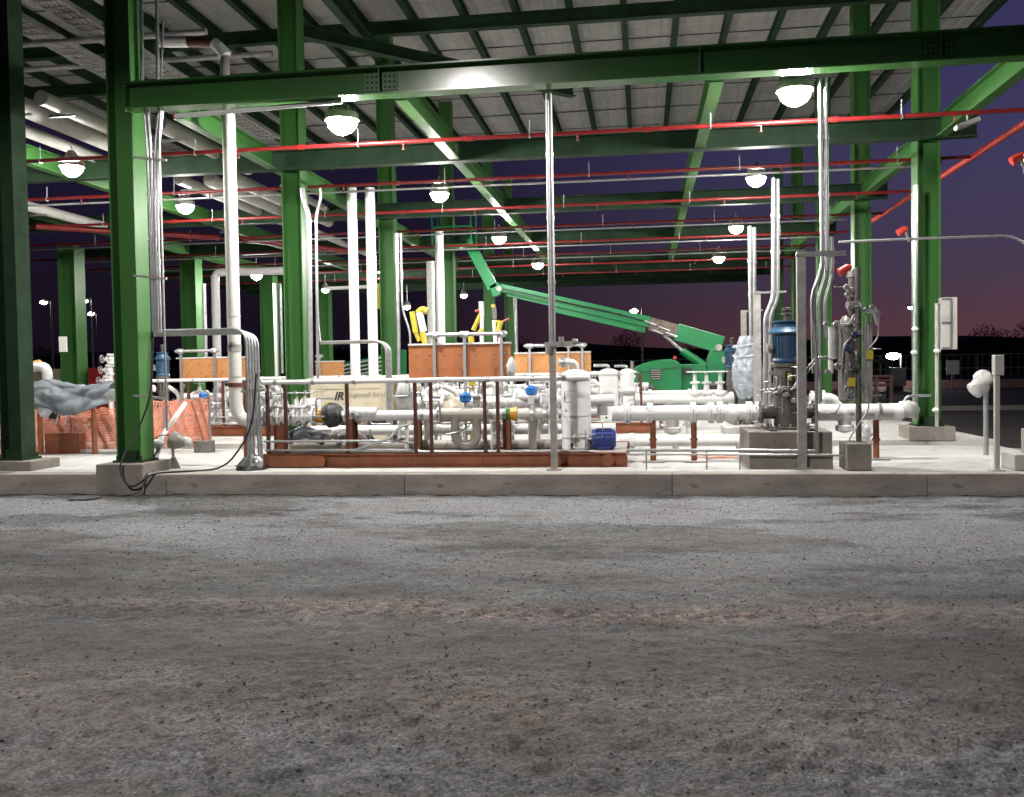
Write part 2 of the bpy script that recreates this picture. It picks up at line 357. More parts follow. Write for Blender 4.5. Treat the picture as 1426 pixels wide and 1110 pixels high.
# ------------------------------------------------------------------ ground
def vnoise(X, Yy, cell, seed):
    r = np.random.default_rng(seed); T = r.random((256, 256))
    gx = X / cell; gy = Yy / cell; ix = np.floor(gx).astype(int); iy = np.floor(gy).astype(int); fx = gx - ix; fy = gy - iy
    fx = fx*fx*(3-2*fx); fy = fy*fy*(3-2*fy)
    g = lambda a, b_: T[a % 256, b_ % 256]
    return (g(ix, iy)*(1-fx) + g(ix+1, iy)*fx)*(1-fy) + (g(ix, iy+1)*(1-fx) + g(ix+1, iy+1)*fx)*fy - .5
def ground():
    xs = np.concatenate([np.array([-900, -400, -200, -100, -60, -35, -22, -15, -11]), np.arange(-9.6, 6.4, .03), np.array([8, 11, 15, 22, 35, 60, 100, 200, 400, 900])])
    ys = np.concatenate([np.array([-300, -100, -40, -15, -5, 0, 1.5]), np.arange(2.6, 6.2, .02), np.arange(6.2, 12.3, .03), np.array([13, 16, 22, 30, 45, 70, 110, 170, 260, 420, 900])])
    X, Yg = np.meshgrid(xs, ys)
    Z = .012 * vnoise(X, Yg, .9, 1) + .013 * vnoise(X, Yg, .22, 2) + .014 * vnoise(X, Yg, .09, 3) + (.010 + .008 * np.clip(5.5 - Yg, 0, 2)) * vnoise(X, Yg, .042, 4)
    wy = Yg - .02 * X + .5 * vnoise(X, Yg, 2.8, 9) * .5
    band = np.clip(1 - np.abs(wy - 6.12) / .26, 0, 1)
    tread = (np.sin((X + np.abs(wy - 6.12) * 1.1) * 2 * PI / .16) > 0).astype(float)
    Z += band * (.014 * tread + .016 * vnoise(X, Yg, .06, 5))
    band2 = np.clip(1 - np.abs(wy - 3.9) / .8, 0, 1); Z += band2 * (.022 * vnoise(X, Yg, .05, 6) + .02 * vnoise(X, Yg, .12, 7))
    edge = np.clip((Yg - 11.5) / .3, 0, 1); Z += edge * (.02 * vnoise(X, Yg, .12, 8)) - .012
    far = (Yg > 12.25) | (Yg < 2.5) | (X < -9.7) | (X > 6.5); Z = np.where(far, -.012, Z)
    n1, n2 = X.shape
    me = bpy.data.meshes.new('asphalt_road'); me.vertices.add(n1 * n2)
    me.vertices.foreach_set('co', np.stack([X, Yg, Z], -1).ravel().astype(np.float32))
    i = np.arange(n1 * n2).reshape(n1, n2); q = np.stack([i[:-1, :-1], i[:-1, 1:], i[1:, 1:], i[1:, :-1]], -1).reshape(-1, 4)
    me.loops.add(q.size); me.polygons.add(len(q)); me.loops.foreach_set('vertex_index', q.ravel().astype(np.int32))
    me.polygons.foreach_set('loop_start', np.arange(0, q.size, 4, dtype=np.int32)); me.polygons.foreach_set('loop_total', np.full(len(q), 4, np.int32))
    me.polygons.foreach_set('use_smooth', np.ones(len(q), bool)); me.update(); me.validate()
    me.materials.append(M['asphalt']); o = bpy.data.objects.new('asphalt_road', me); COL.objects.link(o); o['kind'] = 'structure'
ground()
def stones(n, sd, lo, hi, mt, lab, pw=1.5, band=None):
    r = np.random.default_rng(sd); y = 2.7 + 9.1 * r.random(n) ** pw; x = -1 + (r.random(n) - .5) * 14
    if band is not None: y = band[0] + r.normal(0, band[1], n); y = np.clip(y, 2.8, 11.7)
    keep = vnoise(x * .6, y, .8, 40 + sd) + vnoise(x, y, .2, 50 + sd) * .6 > r.uniform(-.5, .45, n); x, y = x[keep], y[keep]; n = len(x)
    z = .012 * vnoise(x, y, .9, 1) + .013 * vnoise(x, y, .22, 2) - .008
    s = lo + (hi - lo) * r.random(n) ** 3; a = r.uniform(0, 6.28, n)
    O = np.array([(1, 0, 0), (-1, 0, 0), (0, 1, 0), (0, -1, 0), (0, 0, 1), (0, 0, -.6)], float)
    v = O[None] * (r.uniform(.6, 1.2, (n, 1, 3)) * np.array([1, 1, .75])) + r.uniform(-.18, .18, (n, 6, 3)); v *= s[:, None, None]
    ca, sa = np.cos(a)[:, None], np.sin(a)[:, None]; vx = v[..., 0] * ca - v[..., 1] * sa; vy = v[..., 0] * sa + v[..., 1] * ca
    co = np.stack([vx + x[:, None], vy + y[:, None], v[..., 2] + z[:, None]], -1).reshape(-1, 3)
    F = np.array([(0, 2, 4), (2, 1, 4), (1, 3, 4), (3, 0, 4), (2, 0, 5), (1, 2, 5), (3, 1, 5), (0, 3, 5)]); f = (F[None] + 6 * np.arange(n)[:, None, None]).reshape(-1)
    me = bpy.data.meshes.new('gravel'); me.vertices.add(len(co)); me.vertices.foreach_set('co', co.ravel().astype(np.float32)); me.loops.add(len(f)); me.polygons.add(len(f) // 3)
    me.loops.foreach_set('vertex_index', f.astype(np.int32)); me.polygons.foreach_set('loop_start', np.arange(0, len(f), 3, dtype=np.int32)); me.polygons.foreach_set('loop_total', np.full(len(f) // 3, 3, np.int32)); me.update(); me.materials.append(mt)
    o = bpy.data.objects.new('gravel', me); COL.objects.link(o); tag(o, lab, None, kind='stuff')
stones(20000, 3, .003, .012, mat('stone', (.088, .087, .086), .8, var=.35, scale=30), 'grey grit scattered over the rough asphalt')
stones(15000, 4, .003, .012, mat('stone_dark', (.035, .034, .034), .8, var=.3, scale=30), 'blackish grit scattered over the rough asphalt')
stones(1500, 5, .003, .009, mat('stone_pale', (.26, .25, .24), .8, var=.3, scale=30), 'pale stone chips scattered over the rough asphalt')
stones(9000, 6, .004, .014, mat('clod', (.22, .155, .13), .9, var=.25, scale=30), 'pinkish brown mud crumbs pressed along the wheel track', band=(6.15, .17))
stones(7000, 7, .004, .014, mat('clod_dark', (.15, .105, .08), .9, var=.25, scale=30), 'darker brown crumbs along the nearer wheel track', band=(4.35, .32))

ZS = .26
def slab(name, a, b_, m, bevel=.012):
    o = MB().box(a, b_).build(name, m, bevel=bevel); o['kind'] = 'structure'; return o
slab('concrete_slab', (-17, 12.14, -.2), (5.62, 15.98, ZS), 'concrete', .01)
# kerb in cast lengths
xk = -16.6
cuts = [-16.6, -13.1, -9.9, -6.42, -3.1, .35, 3.4, 6.6]
for a, b_ in zip(cuts[:-1], cuts[1:]):
    y0 = 11.86 - .012 * (a + 2)
    o = MB().box((a + .0015, 11.84, -.2), (b_ - .0015, 12.13, ZS + .003)).build('kerb', 'concrete_edge', bevel=.014); o['kind'] = 'structure'
slab('rear_slab', (-17, 15.99, -.2), (5.62, 46, .35), 'concrete', .012)
slab('side_apron', (5.63, 12.2, -.2), (7.2, 17.2, .10), 'concrete_grey', .01)

# ------------------------------------------------------------------ canopy (one bolted frame)
CAN = thing('steel_canopy', 'open green steel canopy on H-section columns under a grey metal deck roof', 'canopy', (-1, 22, 0))
ZB = 5.21     # underside of the lower beams
ZT = 9.55     # underside of purlins
COLS = []
def column(x, y, z0, top=ZT, w=.36, ped=True, pz=None, bw=.44, m='green_paint'):
    c = MB().ibeam((x, y, z0 + .03), (x, y, top), w, w * .98, .024, up=(1, 0, 0)).build('column', m, CAN)
    bp = MB().cb((x, y, z0 + .015), (bw, bw, .03))
    for i in (-1, 1):
        for j in (-1, 1): bp.cyl((x + i * bw * .4, y + j * bw * .4, z0), (x + i * bw * .4, y + j * bw * .4, z0 + .09), .016, n=6)
    for i in (-1, 1): bp.bar((x, y + i * w * .3, z0 + .03), (x, y + i * w * .3, z0 + .16), w * .8, .012, up=(0, 1, 0))
    bp.build('base_plate', 'green_dark_shade', c)
    if ped: MB().box((x - ped[0], y - ped[1], ped[3]), (x + ped[0], y + ped[2], z0)).build('pedestal', 'concrete_grey', c, bevel=.015)
    COLS.append((x, y)); return c
x1 = P(186, 560, 12.2).x
column(x1, 12.22, .405, top=10, ped=(.34, .44, .36, -.1), w=.36)
x0 = P(28, 560, 12.6).x - .05
column(x0, 12.6, .40, top=10, ped=(.42, .32, .36, ZS - .02), w=.33, m='green_dark_shade')
for cx, yy in ((417, 16.3), (1290, 16.3), (545, 21.8), (1200, 21.8), (628, 27.3), (1148, 27.3), (684, 33), (1112, 33), (712, 38.5), (1085, 38.5), (105, 24), (271, 27.3), (378, 33), (455, 38.5)):
    x = P(cx, 560, yy).x; far = cx < 400 or cx == 455; column(x, yy, .56, top=ZB - .003 if far else ZT, ped=(.36, .33, .33, .33), w=.5 if far else .36, bw=.6 if far else .44)
    
ROWS = [12.2, 16.3, 21.8, 27.3, 33.0, 38.5]
XL, XR = -6.0, 4.75
def beam(p0, p1, h=.38, w=.24, t=.022, name='beam', m='green_paint'):
    return MB().ibeam(p0, p1, h, w, t).build(name, m, CAN)
# front beam with splice and stiffeners
fb = beam((x1 + .19, 12.0, ZB + .18), (9.5, 12.0, ZB + .18), .36, .25, m='green_gloss')
k = MB()
for bx0 in (P(528, 110, 11.9).x, P(1310, 110, 11.9).x):
    MB().box((bx0 - .22, 11.978, ZB + .07), (bx0 - .012, 11.99, ZB + .29)).build('splice_plate', 'green_paint', fb); MB().box((bx0 + .012, 11.978, ZB + .07), (bx0 + .22, 11.99, ZB + .29)).build('splice_plate', 'green_paint', fb)
    for i in range(6):
        for j in range(3): xx = bx0 + (-.18, -.12, -.06, .06, .12, .18)[i]; k.cyl((xx, 11.964, ZB + .11 + j * .07), (xx, 11.978, ZB + .11 + j * .07), .014, n=6)
k.build('bolt', 'green_dark_shade', fb, kind='stuff')
k = MB().box((x1 + .176, 11.88, ZB - .03), (x1 + .189, 12.4, ZB + .40)); 
for j in range(4):
    for yy in (11.92,): k.cyl((x1 + .19, yy, ZB + .02 + j * .1), (x1 + .20, yy, ZB + .02 + j * .1), .016, n=6)
k.build('end_plate', 'green_paint', fb)
st = MB()
for px in (528, 975, 1310): 
    q = P(px, 110, 11.9); st.box((q.x - .007, 11.874, ZB + .024), (q.x + .007, 11.99, ZB + .336))
st.build('stiffener', 'green_paint', fb)
for y in ROWS[1:]:
    beam((-18, y - .3, ZB + .17), (XR + .6, y - .3, ZB + .17), .34, .20, m='green_dark_shade')  # rear beams: shade is put into the colour by the darker green
for y in (33.0, 38.5): beam((-18, y + 2.6, ZB + .15), (XR, y + 2.6, ZB + .15), .3, .2, m='green_dark_shade')
# girders running back
for gx, ya, yb in ((-3.15, 12.14, 33), (.98, 12.14, 33), (4.78, 8, 33), (-6.45, 12.4, 33), (-10.3, 12.6, 33), (-13.6, 12.6, 33)):
    ys_ = [ya] + [y - .3 for y in ROWS[1:5]]
    for a, b_ in zip(ys_[:-1], ys_[1:]):
        if b_ - a > .5: beam((gx, a + .13, ZB + .17), (gx, b_ - .13, ZB + .17), .32, .17, .02, 'girder')
# upper level: transverse beams, girders, purlins, roof deck
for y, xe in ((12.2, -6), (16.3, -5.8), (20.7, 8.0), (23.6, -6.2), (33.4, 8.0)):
    beam((-18, y + .22, ZT - .15), (xe, y + .22, ZT - .15), .30, .20, m='green_dark_shade')  # upper steel is coloured darker to look unlit
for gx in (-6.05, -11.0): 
    beam((gx, 12.8, ZT - .5), (gx, 33, ZT - .5), .30, .2, name='girder', m='green_dark_shade')
beam((-6.3, 16.6, 7.9), (-1.5, 21.5, 7.9), .22, .2, name='brace', m='green_dark_shade')
pur = None
xs_ = [8.0 - 1.19 * k for k in range(22)]
for i, x in enumerate(xs_):
    if pur is None: pur = MB().ibeam((x, 13.2, ZT + .1), (x, 34.0, ZT + .1), .2, .14, .015).build('purlin', 'green_dark_shade', CAN)
    else: copy_to(pur, (x - xs_[0], 0, 0))
def deck(y0, y1):
    m = MB(); prof = []; x = -18.2; z = ZT + .21
    while x < 8.2:
        prof += [(x, z), (x + .10, z), (x + .12, z + .014), (x + .22, z + .014), (x + .24, z)]; x += .305
    n = len(prof); vs = [(a, y0, c) for a, c in prof] + [(a, y1, c + .004) for a, c in prof] + [(a, y0, c + .01) for a, c in prof] + [(a, y1, c + .014) for a, c in prof]
    fs = [(i, i + 1, i + 1 + n, i + n) for i in range(n - 1)] + [(i + 2*n, i + n*3, i + 1 + n*3, i + 1 + n*2) for i in range(n - 1)] + [(i, i + 2*n, i + 1 + 2*n, i + 1) for i in range(n - 1)] + [(i + n, i + 1 + n, i + 1 + 3*n, i + 3*n) for i in range(n - 1)]
    return m.add(vs, fs)
d0 = deck(13.1, 15.22).build('roof_panel', 'deck_steel', CAN)
for k in range(1, 10): copy_to(d0, (0, 2.1 * k, .016 * (k % 2)))
lap = MB()
for k in range(1, 10): lap.box((-18, 13.1 + 2.1 * k - .02, ZT + .195), (8, 13.1 + 2.1 * k + .02, ZT + .207))
lap.build('lap_strip', 'dark_metal', CAN)

# ------------------------------------------------------------------ lamps
def flood(px, py, Y, label, r=.15, hang=None, grp='floodlights under the canopy'):
    c = P(px, py, Y) if py is not None else Vector((px, Y, 5.1))
    t = thing('floodlight', label, 'floodlight', (c.x, c.y, c.z), grp)
    MB().lathe(c + V(0, 0, -r * .26), c + V(0, 0, .22), [(0, r * 1.14), (.36, r * 1.1), (.45, r * .8), (.7, r * .62), (1, r * .3)], 20).build('housing', 'grey_steel', t)
    k = MB()
    for i in range(8):
        a = i * PI / 4; k.bar(c + V(math.cos(a) * r * .6, math.sin(a) * r * .6, .10), c + V(math.cos(a) * r * .95, math.sin(a) * r * .95, .09), .008, .07)
    k.build('cooling_fin', 'grey_steel', t)
    top = hang if hang else max(c.z + .3, ZB + .02)
    MB().cyl(c + V(0, 0, .2), V(c.x, c.y, top), .014, n=8).build('hanger', 'galv', t)
    s = MB(); s.lathe(c + V(0, 0, .03), c - V(0, 0, r * 1.2), [(0, r), (.35, r * 1.0), (.6, r * .9), (.78, r * .7), (.92, r * .42), (1, r * .1)], 18); s.build('lens', 'lamp_glow', t)
    return t
LR = [(476, 163, 12.75, 'big bright floodlight hanging under the front green beam above the left skid rail'),
      (612, 267, 18.0, 'bright floodlight above the white vertical pipe at the middle of the canopy'),
      (695, 329, 23.6, 'floodlight above the elbow of the green boom'),
      (749, 366, 29.0, 'small floodlight just left of the tall thin pole, over the boom'),
      (1107, 121, 12.75, 'largest brightest floodlight beside the top of the tall conduits'),
      (1053, 245, 18.0, 'floodlight at the top of the second galvanised conduit riser'),
      (1025, 314, 23.6, 'floodlight at the top of the third, thinner conduit riser'),
      (1001, 357, 29.0, 'farthest small floodlight of the row over the pumps'),
      (100, 229, 14.2, 'bright floodlight between the two nearest green columns'),
      (258, 284, 18.4, 'floodlight between the near conduits and the thick white pipe'),
      (357, 381, 28.0, 'small floodlight under the white elbowed header behind the thick pipe'),
      (453, 402, 33.5, 'tiny floodlight behind the column with two galvanised conduits'),
      (530, 375, 33.5, 'tiny floodlight beside the paired white vertical pipes'),
      (567, 426, 38.0, 'tiny floodlight low behind the yellow padded instruments'),
      (646, 410, 38.0, 'tiny floodlight hanging between the far green columns above the rust shield')]
for i, (x, y, Y, l) in enumerate(LR): flood(x, y, Y, l, r=(.21 if Y < 13 else .17 if Y < 30 else .13))
flood(8.2, None, 12.75, 'floodlight under the front beam beyond the last column at the side', .16)
flood(-13.2, None, 12.75, 'floodlight under the beams beyond the dark column', .14)

# street lamp standing behind the camera: a full cut-off head, so nothing above the lower beams is lit
SX, SY, SZ = -4.6, -2.2, 9.3
sl = thing('street_lamp', 'tall galvanised street lamp on the near side of the road', 'street lamp', (SX, SY - 2, 0))
MB().lathe((SX, SY - 2, 0), (SX, SY - 2, SZ - .1), [(0, .12), (1, .06)], 12).build('pole', 'galv', sl)
MB().tube([(SX, SY - 2, SZ - .2), (SX, SY - 1.6, SZ + .16), (SX, SY - .3, SZ + .18)], .035, 8, .2).build('arm', 'galv', sl)
h = MB().cb((SX, SY, SZ + .16), (.34, .74, .14)).build('lamp_head', 'grey_steel', sl, bevel=.02)
MB().cb((SX, SY, SZ + .082), (.24, .6, .01)).build('lens', 'far_glow', h)
ld = bpy.data.lights.new('street_light', 'SPOT'); ld.energy = STREET_WATTS; ld.shadow_soft_size = .16; ld.color = (1, .95, .90); ld.spot_size = R_(155); ld.spot_blend = .14
lo = bpy.data.objects.new('street_light', ld); COL.objects.link(lo); lo.location = (SX, SY, SZ)

# ------------------------------------------------------------------ red fire main under the beams
fm = thing('fire_main', 'red sprinkler piping running across and along under the green beams', 'sprinkler pipe', (5.5, 13.6, 5.05))
Z5 = 5.05
RY = [13.71, 16.65, 19.68, 22.4, 25.27, 27.9, 30.7, 33.6]
for i, y in enumerate(RY):
    xe = 7.6 if i == 0 else 5.5
    p = MB().tube([(-18, y, Z5 - .02), (xe, y, Z5 - .02)], .031, 10).build('branch_pipe', 'red_pipe', fm)
    k = MB(); c = MB()
    for j in range(9):
        x = -15.5 + j * 2.6 + (i % 2) * .7
        if x + 1.7 > xe: continue
        k.cyl((x - .05, y, Z5 - .02), (x + .05, y, Z5 - .02), .043, n=10)
        c.cyl((x + .9, y, Z5 - .02), (x + .9, y, ZB + .05), .008, n=6); c.cyl((x + .89, y, Z5 - .02), (x + .91, y, Z5 - .02), .047, n=10)
        k.cyl((x + 1.6, y, Z5 - .05), (x + 1.6, y, Z5 - .13), .014, n=6); k.cyl((x + 1.6, y, Z5 - .13), (x + 1.6, y, Z5 - .135), .03, n=8)
    k.build('coupling', 'red_pipe', p); c.build('hanger', 'galv', p)
MB().tube([(5.5, 13.71, Z5 - .02), (5.5, 25.3, Z5 - .02)], .05, 10).build('header_pipe', 'red_bright', fm)
MB().cyl((5.9, 13.71, Z5 - .02), (6.0, 13.71, Z5 - .02), .055, n=10).build('coupling', 'red_bright', fm)
for (a, b_) in (((-13.4, 19.3), (-10.3, 21.9)), ((-9.9, 22.4), (-8.1, 25.2))):
    MB().tube([(a[0], a[1], 4.98), (b_[0], b_[1], 4.98)], .07, 10).build('header_pipe', 'red_pipe', fm)

def cond(name, label, cat, pts, r, m='galv', bend=.15, grp=None, clips=()):
    c = MB().tube(pts, r, 10, bend).build(name, m); tag(c, label, cat, grp)
    if clips:
        k = MB()
        for p in clips: k.cyl(Vector(p) - V(0, 0, .02), Vector(p) + V(0, 0, .02), r * 1.35, n=10)
        k.build('coupling', m, c)
    return c
for (y, nm) in ((16.78, 'first of the straight grey conduits slung below a red pipe, nearest the front'), (22.5, 'second grey conduit slung below a red pipe, midway back'), (25.4, 'third grey conduit below a red pipe, behind the middle row'), (28.1, 'farthest grey conduit below a red pipe')):
    cond('conduit', nm, 'conduit', [(-17, y, 4.94), (4.7, y, 4.94)], .02, 'galv', 0, 'conduits below the red pipes')
# front beam: white pipe and cables along its underside
a = P(243, 162, 12.05); b_ = P(476, 141, 12.05)
o = MB().tube([a, b_], .032, 10).build('strip_light', 'white_paint'); tag(o, 'white tube with red end cap strapped under the left part of the front beam', 'pipe')
MB().cyl(a - (b_ - a).normalized() * .012, a + (b_ - a).normalized() * .012, .035, n=10).build('end_cap', 'red_bright', o)
cond('conduit', 'long thin grey conduit strapped below the front beam', 'conduit', [P(236, 149, 12.02), P(640, 118, 12.02), P(960, 99, 12.02), P(1426, 70, 12.02)], .017, 'galv_dull', .05)
cond('conduit', 'second conduit and cable sagging under the middle of the front beam', 'conduit', [P(530, 133, 12.06), P(700, 124, 12.06), P(940, 110, 12.06), P(985, 106, 12.06), P(1000, 99, 12.06)], .014, 'galv_dull', .1)
cond('conduit', 'rear conduit clipped below the front beam toward the brightest lamp', 'conduit', [P(1000, 101, 12.1), P(1150, 95, 12.1), P(1426, 78, 12.1)], .018, 'galv', .05)

# ------------------------------------------------------------------ white insulated pipes in the roof space
PG = 'insulated white pipes in the roof space'
for (x, z, ya, yb, r, l) in ((-9.35, 5.75, 12.6, 17.6, .15, 'fat white insulated pipe above the space between the two near columns'),
                             (-9.9, 5.62, 12.6, 17.2, .10, 'thinner white insulated pipe beside the fat one, behind the dark column'),
                             (-8.6, 5.66, 12.6, 17.0, .11, 'white insulated pipe seen above the near green column'),
                             (-7.55, 5.60, 14.0, 17.4, .13, 'white insulated pipe end seen just right of the near conduits'),
                             (-9.1, 5.5, 17.6, 23.0, .11, 'leftmost long white pipe crossing behind the thick riser'),
                             (-8.55, 5.5, 17.8, 23.2, .13, 'second long white pipe crossing behind the thick riser'),
                             (-8.0, 5.5, 17.8, 23.4, .13, 'fattest long white pipe ending near the column with two conduits'),
                             (-7.4, 5.5, 18.8, 22.8, .08, 'short narrow white pipe next to the column with two conduits'),
                             (-13.1, 5.3, 18.5, 24, .11, 'white pipe seen low past the near floodlight'),
                             (-10.6, 5.4, 22.5, 28, .10, 'distant white pipe above the elbowed header'),
                             (-8.7, 5.4, 24.5, 29, .09, 'distant white pipe left of the column with two conduits')):
    c = MB().tube([(x, ya, z), (x, yb, z)], r, 14).build('insulated_pipe', 'insulation'); tag(c, l, 'pipe', PG)
    k = MB(); n = int((yb - ya) / 1.1)
    for i in range(1, n + 1): k.cyl((x, ya + i * 1.1, z), (x, ya + i * 1.1 + .02, z), r + .004, n=14)
    k.build('band', 'aluminium', c)
    MB().bar((x - r - .1, ya + .5, z - r - .02), (x + r + .1, ya + .5, z - r - .02), .04, .04).build('support_strut', 'galv', c)
# cable tray high at the left
for (xx, zz, lab) in ((-9.9, 7.3, 'upper cable tray ladder above the two near columns'), (-8.9, 7.3, 'cable tray ladder directly above the near green column')):
    t = MB(); 
    for s in (-.22, .22): t.box((xx + s - .012, 12.4, zz), (xx + s + .012, 22, zz + .09))
    o = t.build('cable_tray', 'galv_dull'); tag(o, lab, 'cable tray', 'cable trays in the roof space')
    t = MB()
    for k in range(38): t.box((xx - .21, 12.5 + k * .25, zz + .01), (xx + .21, 12.53 + k * .25, zz + .03))
    t.build('rung', 'galv_dull', o)
    t = MB()
    for k in range(4): t.tube([(xx - .15 + k * .09, 12.4, zz + .05), (xx - .15 + k * .09, 22, zz + .05)], .022, 6)
    t.build('cable', 'galv_dull', o)
for y, z, l in ((14.2, 7.05, 'horizontal grey strut line crossing high behind the near columns'), (16.9, 7.6, 'second horizontal pipe crossing high behind the near columns')):
    cond('pipe', l, 'pipe', [(-16, y, z), (-6.8, y, z)], .05, 'galv_dull', 0, 'high cross pipes')
# elbowed duct hanging near the conduits
d = MB().tube([P(222, 58, 13.2), P(262, 58, 13.2)], .085, 14).build('vent_elbow', 'insulation'); tag(d, 'cream and brown wrapped elbow pipe high beside the near green column', 'pipe')
MB().tube([P(262, 58, 13.2), P(300, 60, 13.2)], .078, 14).build('wrap', 'brown_post', d)
MB().tube([P(298, 60, 13.2), P(306, 66, 13.2), P(314, 78, 13.2)], .085, 14, .1).build('elbow', 'insulation', d)
MB().tube([P(313, 78, 13.2), P(314, 120, 13.2), P(315, 165, 13.2)], .07, 14).build('riser', 'grey_steel', d)

# ------------------------------------------------------------------ big vertical pipes
def riser(px0, py0, px1, py1, Y, w, label, m='white_paint', bands=(), elbow=None):
    a = P(px0, py0, Y); b_ = P(px1, py1, Y); r = w * pxm(Y) / 2 * .97
    b_.x = a.x = (a.x + b_.x) / 2
    pts = [a, b_] + ([Vector(e) for e in elbow] if elbow else [])
    c = MB().tube(pts, r, 20, .28).build('vertical_pipe', m); tag(c, label, 'pipe', 'white vertical pipes')
    k = MB()
    for f in (.02, .33, .66, .86): q = a.lerp(b_, f); k.cyl(q, q - V(0, 0, .02), r + .005, n=20)
    k.build('band', 'aluminium', c)
    return c, a, b_, r
q = P(338, 586, 12.95)
c, a, b_, r = riser(316, 160, 331, 582, 12.95, 19.5, 'thickest white insulated riser in front of the orange shield', 'insulation', elbow=[q + V(.18, .0, -.02), q + V(.30, .15, -.02)])
qb = P(331, 480, 12.95); MB().cyl(V(a.x, a.y, qb.z), V(a.x, a.y, qb.z - .10), r + .007, n=20).build('joint_wrap', 'galv_dull', c)
qb = P(331, 533, 12.95); MB().cyl(V(a.x, a.y, qb.z), V(a.x, a.y, qb.z - .06), r + .014, n=20).build('clamp', 'brown_post', c)
MB().cyl((a.x + .14, a.y + .02, q.z - .08), (a.x + .14, a.y + .02, ZS), .045, n=10).build('stand', 'rust_primer', c)
MB().cb((a.x + .14, a.y + .02, ZS + .012), (.26, .26, .024)).build('foot_plate', 'galv_dull', c)
# the U bend that closes the pipe run to the skid
riser(487, 262, 499, 566, 19.3, 14.5, 'left of the pair of white risers behind the cream compressor')
riser(514, 262, 522, 566, 19.3, 14.5, 'right of the pair of white risers behind the cream compressor')
riser(600, 364, 602, 540, 25.5, 11.5, 'shorter white riser just left of its taller twin by the yellow padding')
riser(612, 320, 615, 540, 25.0, 12.5, 'taller white riser under the central floodlight')
riser(300, 384, 303, 545, 25.0, 12.5, 'white riser below the elbowed header behind the thick riser')
riser(401, 402, 405, 545, 30.0, 9, 'slim white riser left of the column with two conduits')
riser(382, 395, 386, 545, 29.0, 5, 'slimmest white riser close to the far left column')
ys = 25.0; o = MB().tube([P(300, 400, ys), P(300, 380, ys), P(312, 379, ys), P(402, 377, ys)], .11, 14, .25).build('header_pipe', 'white_paint'); tag(o, 'white elbowed header crossing behind the thick riser to the green column', 'pipe')
o = MB().tube([P(452, 402, ys), P(540, 398, ys)], .05, 10).build('cross_pipe', 'white_paint'); tag(o, 'short white cross pipe between the paired risers far back', 'pipe')
o = MB().cyl(P(528, 395, 22), P(528, 430, 22), .05, n=10).build('yellow_pipe', 'yellow'); tag(o, 'yellow pipe drop right of the paired white risers', 'pipe')

# ------------------------------------------------------------------ conduits at the near column
CG = 'conduits on the near green column'
for i, (xa, xb, l) in enumerate(((205, 213, 'outermost silver conduit against the near green column'), (210, 217, 'second silver conduit from the near green column'), (216, 220, 'third silver conduit from the near green column'), (221, 224, 'fourth silver conduit from the near green column'), (227, 229, 'darker conduit farthest from the near green column'))):
    Y = 12.05 + (i % 2) * .05
    t0 = P(xa + (6 if i > 1 else -4), 150, Y); t1 = P(xa, 205, Y); bt = P(xb, 462, Y); x_ = (t1.x + bt.x) / 2
    cond('conduit', l, 'conduit', [t0, V(t1.x, Y, t1.z), V(bt.x, Y, P(xb, 300, Y).z), V(bt.x, Y, bt.z)] if i != 4 else [P(xa, 30, Y), V(bt.x, Y, t1.z), V(bt.x, Y, P(xb, 600, Y).z)], .019 if i < 4 else .015, 'galv', .2, CG, clips=[(bt.x, Y, P(xb, 330 + 12 * i, Y).z)])
for (px, l) in ((196, 'bright silver conduit rising beside the near column above the front beam'), (218, 'second silver conduit rising above the front beam')):
    cond('conduit', l, 'conduit', [P(px, -30, 12.25), P(px + 2, 120, 12.25)], .026, 'galv', 0, 'conduits above the front beam')
t = thing('strut_bracket', 'short grey strut brackets holding the conduits to the near green column', 'bracket', P(190, 386, 12.03))
for py in (221, 386, 553): MB().bar(P(186, py - 2, 12.02), P(232, py + 2, 12.02), .03, .03).build('strut', 'galv_dull', t)
# conduit hoop from column to skid
t = thing('conduit_bank', 'bank of silver conduits bending down beside the front skid', 'conduit', (P(350, 648, 12.5).x, 12.5, ZS))
for i in range(5):
    o = i * .035; Y = 12.38 + i * .05
    xb = P(345 + i * 4, 560, Y).x; zt = P(300, 459 + i * 1.5, Y).z
    MB().tube([V(P(214, 462, Y).x, Y, zt), V(xb, Y, zt), V(xb, Y, .9), V(xb + (.03 if i > 2 else -.02), Y, ZS)], .019, 10, .20).build('conduit', 'galv', t)
k = MB()
for i in range(5):
    Y = 12.38 + i * .05; xb = P(345 + i * 4, 560, Y).x
    for z in (1.55 + .03 * i, 1.2 - .05 * (i % 2), 1.0): k.cyl((xb, Y, z), (xb, Y, z - .05), .026, n=10)
k.build('coupling', 'galv', t)
MB().bar(P(336, 545, 12.36), P(370, 543, 12.36), .03, .04).build('strut', 'galv_dull', t)
q = P(352, 646, 12.45)
o = MB().lathe((q.x - .02, q.y, ZS), (q.x - .02, q.y, ZS + .22), [(0, .22), (.3, .20), (.7, .12), (1, .06)], 12).build('wrapped_sleeve', 'black_wrap'); tag(o, 'black plastic wrapping bunched round the foot of the conduit bank', 'plastic wrap')
o = MB().sph((q.x + .10, q.y - .06, ZS + .10), .09, 12, 8, (1, 1, 1.1)).build('foil_wrap', 'galv'); tag(o, 'crumpled silver foil at the foot of the conduit bank', 'foil')
t = thing('conduit_hoop', 'smaller silver conduit hoop rising over the cream compressor', 'conduit', (P(540, 500, 15.4).x, 15.4, .9))
for i in range(3):
    Y = 15.4 + i * .06; xb = P(538 + i * 3, 500, Y).x; zt = P(500, 475 + i, Y).z
    MB().tube([V(P(446, 474, Y).x, Y, zt), V(xb, Y, zt), V(xb, Y, ZS + .1)], .02, 10, .22).build('conduit', 'galv', t)
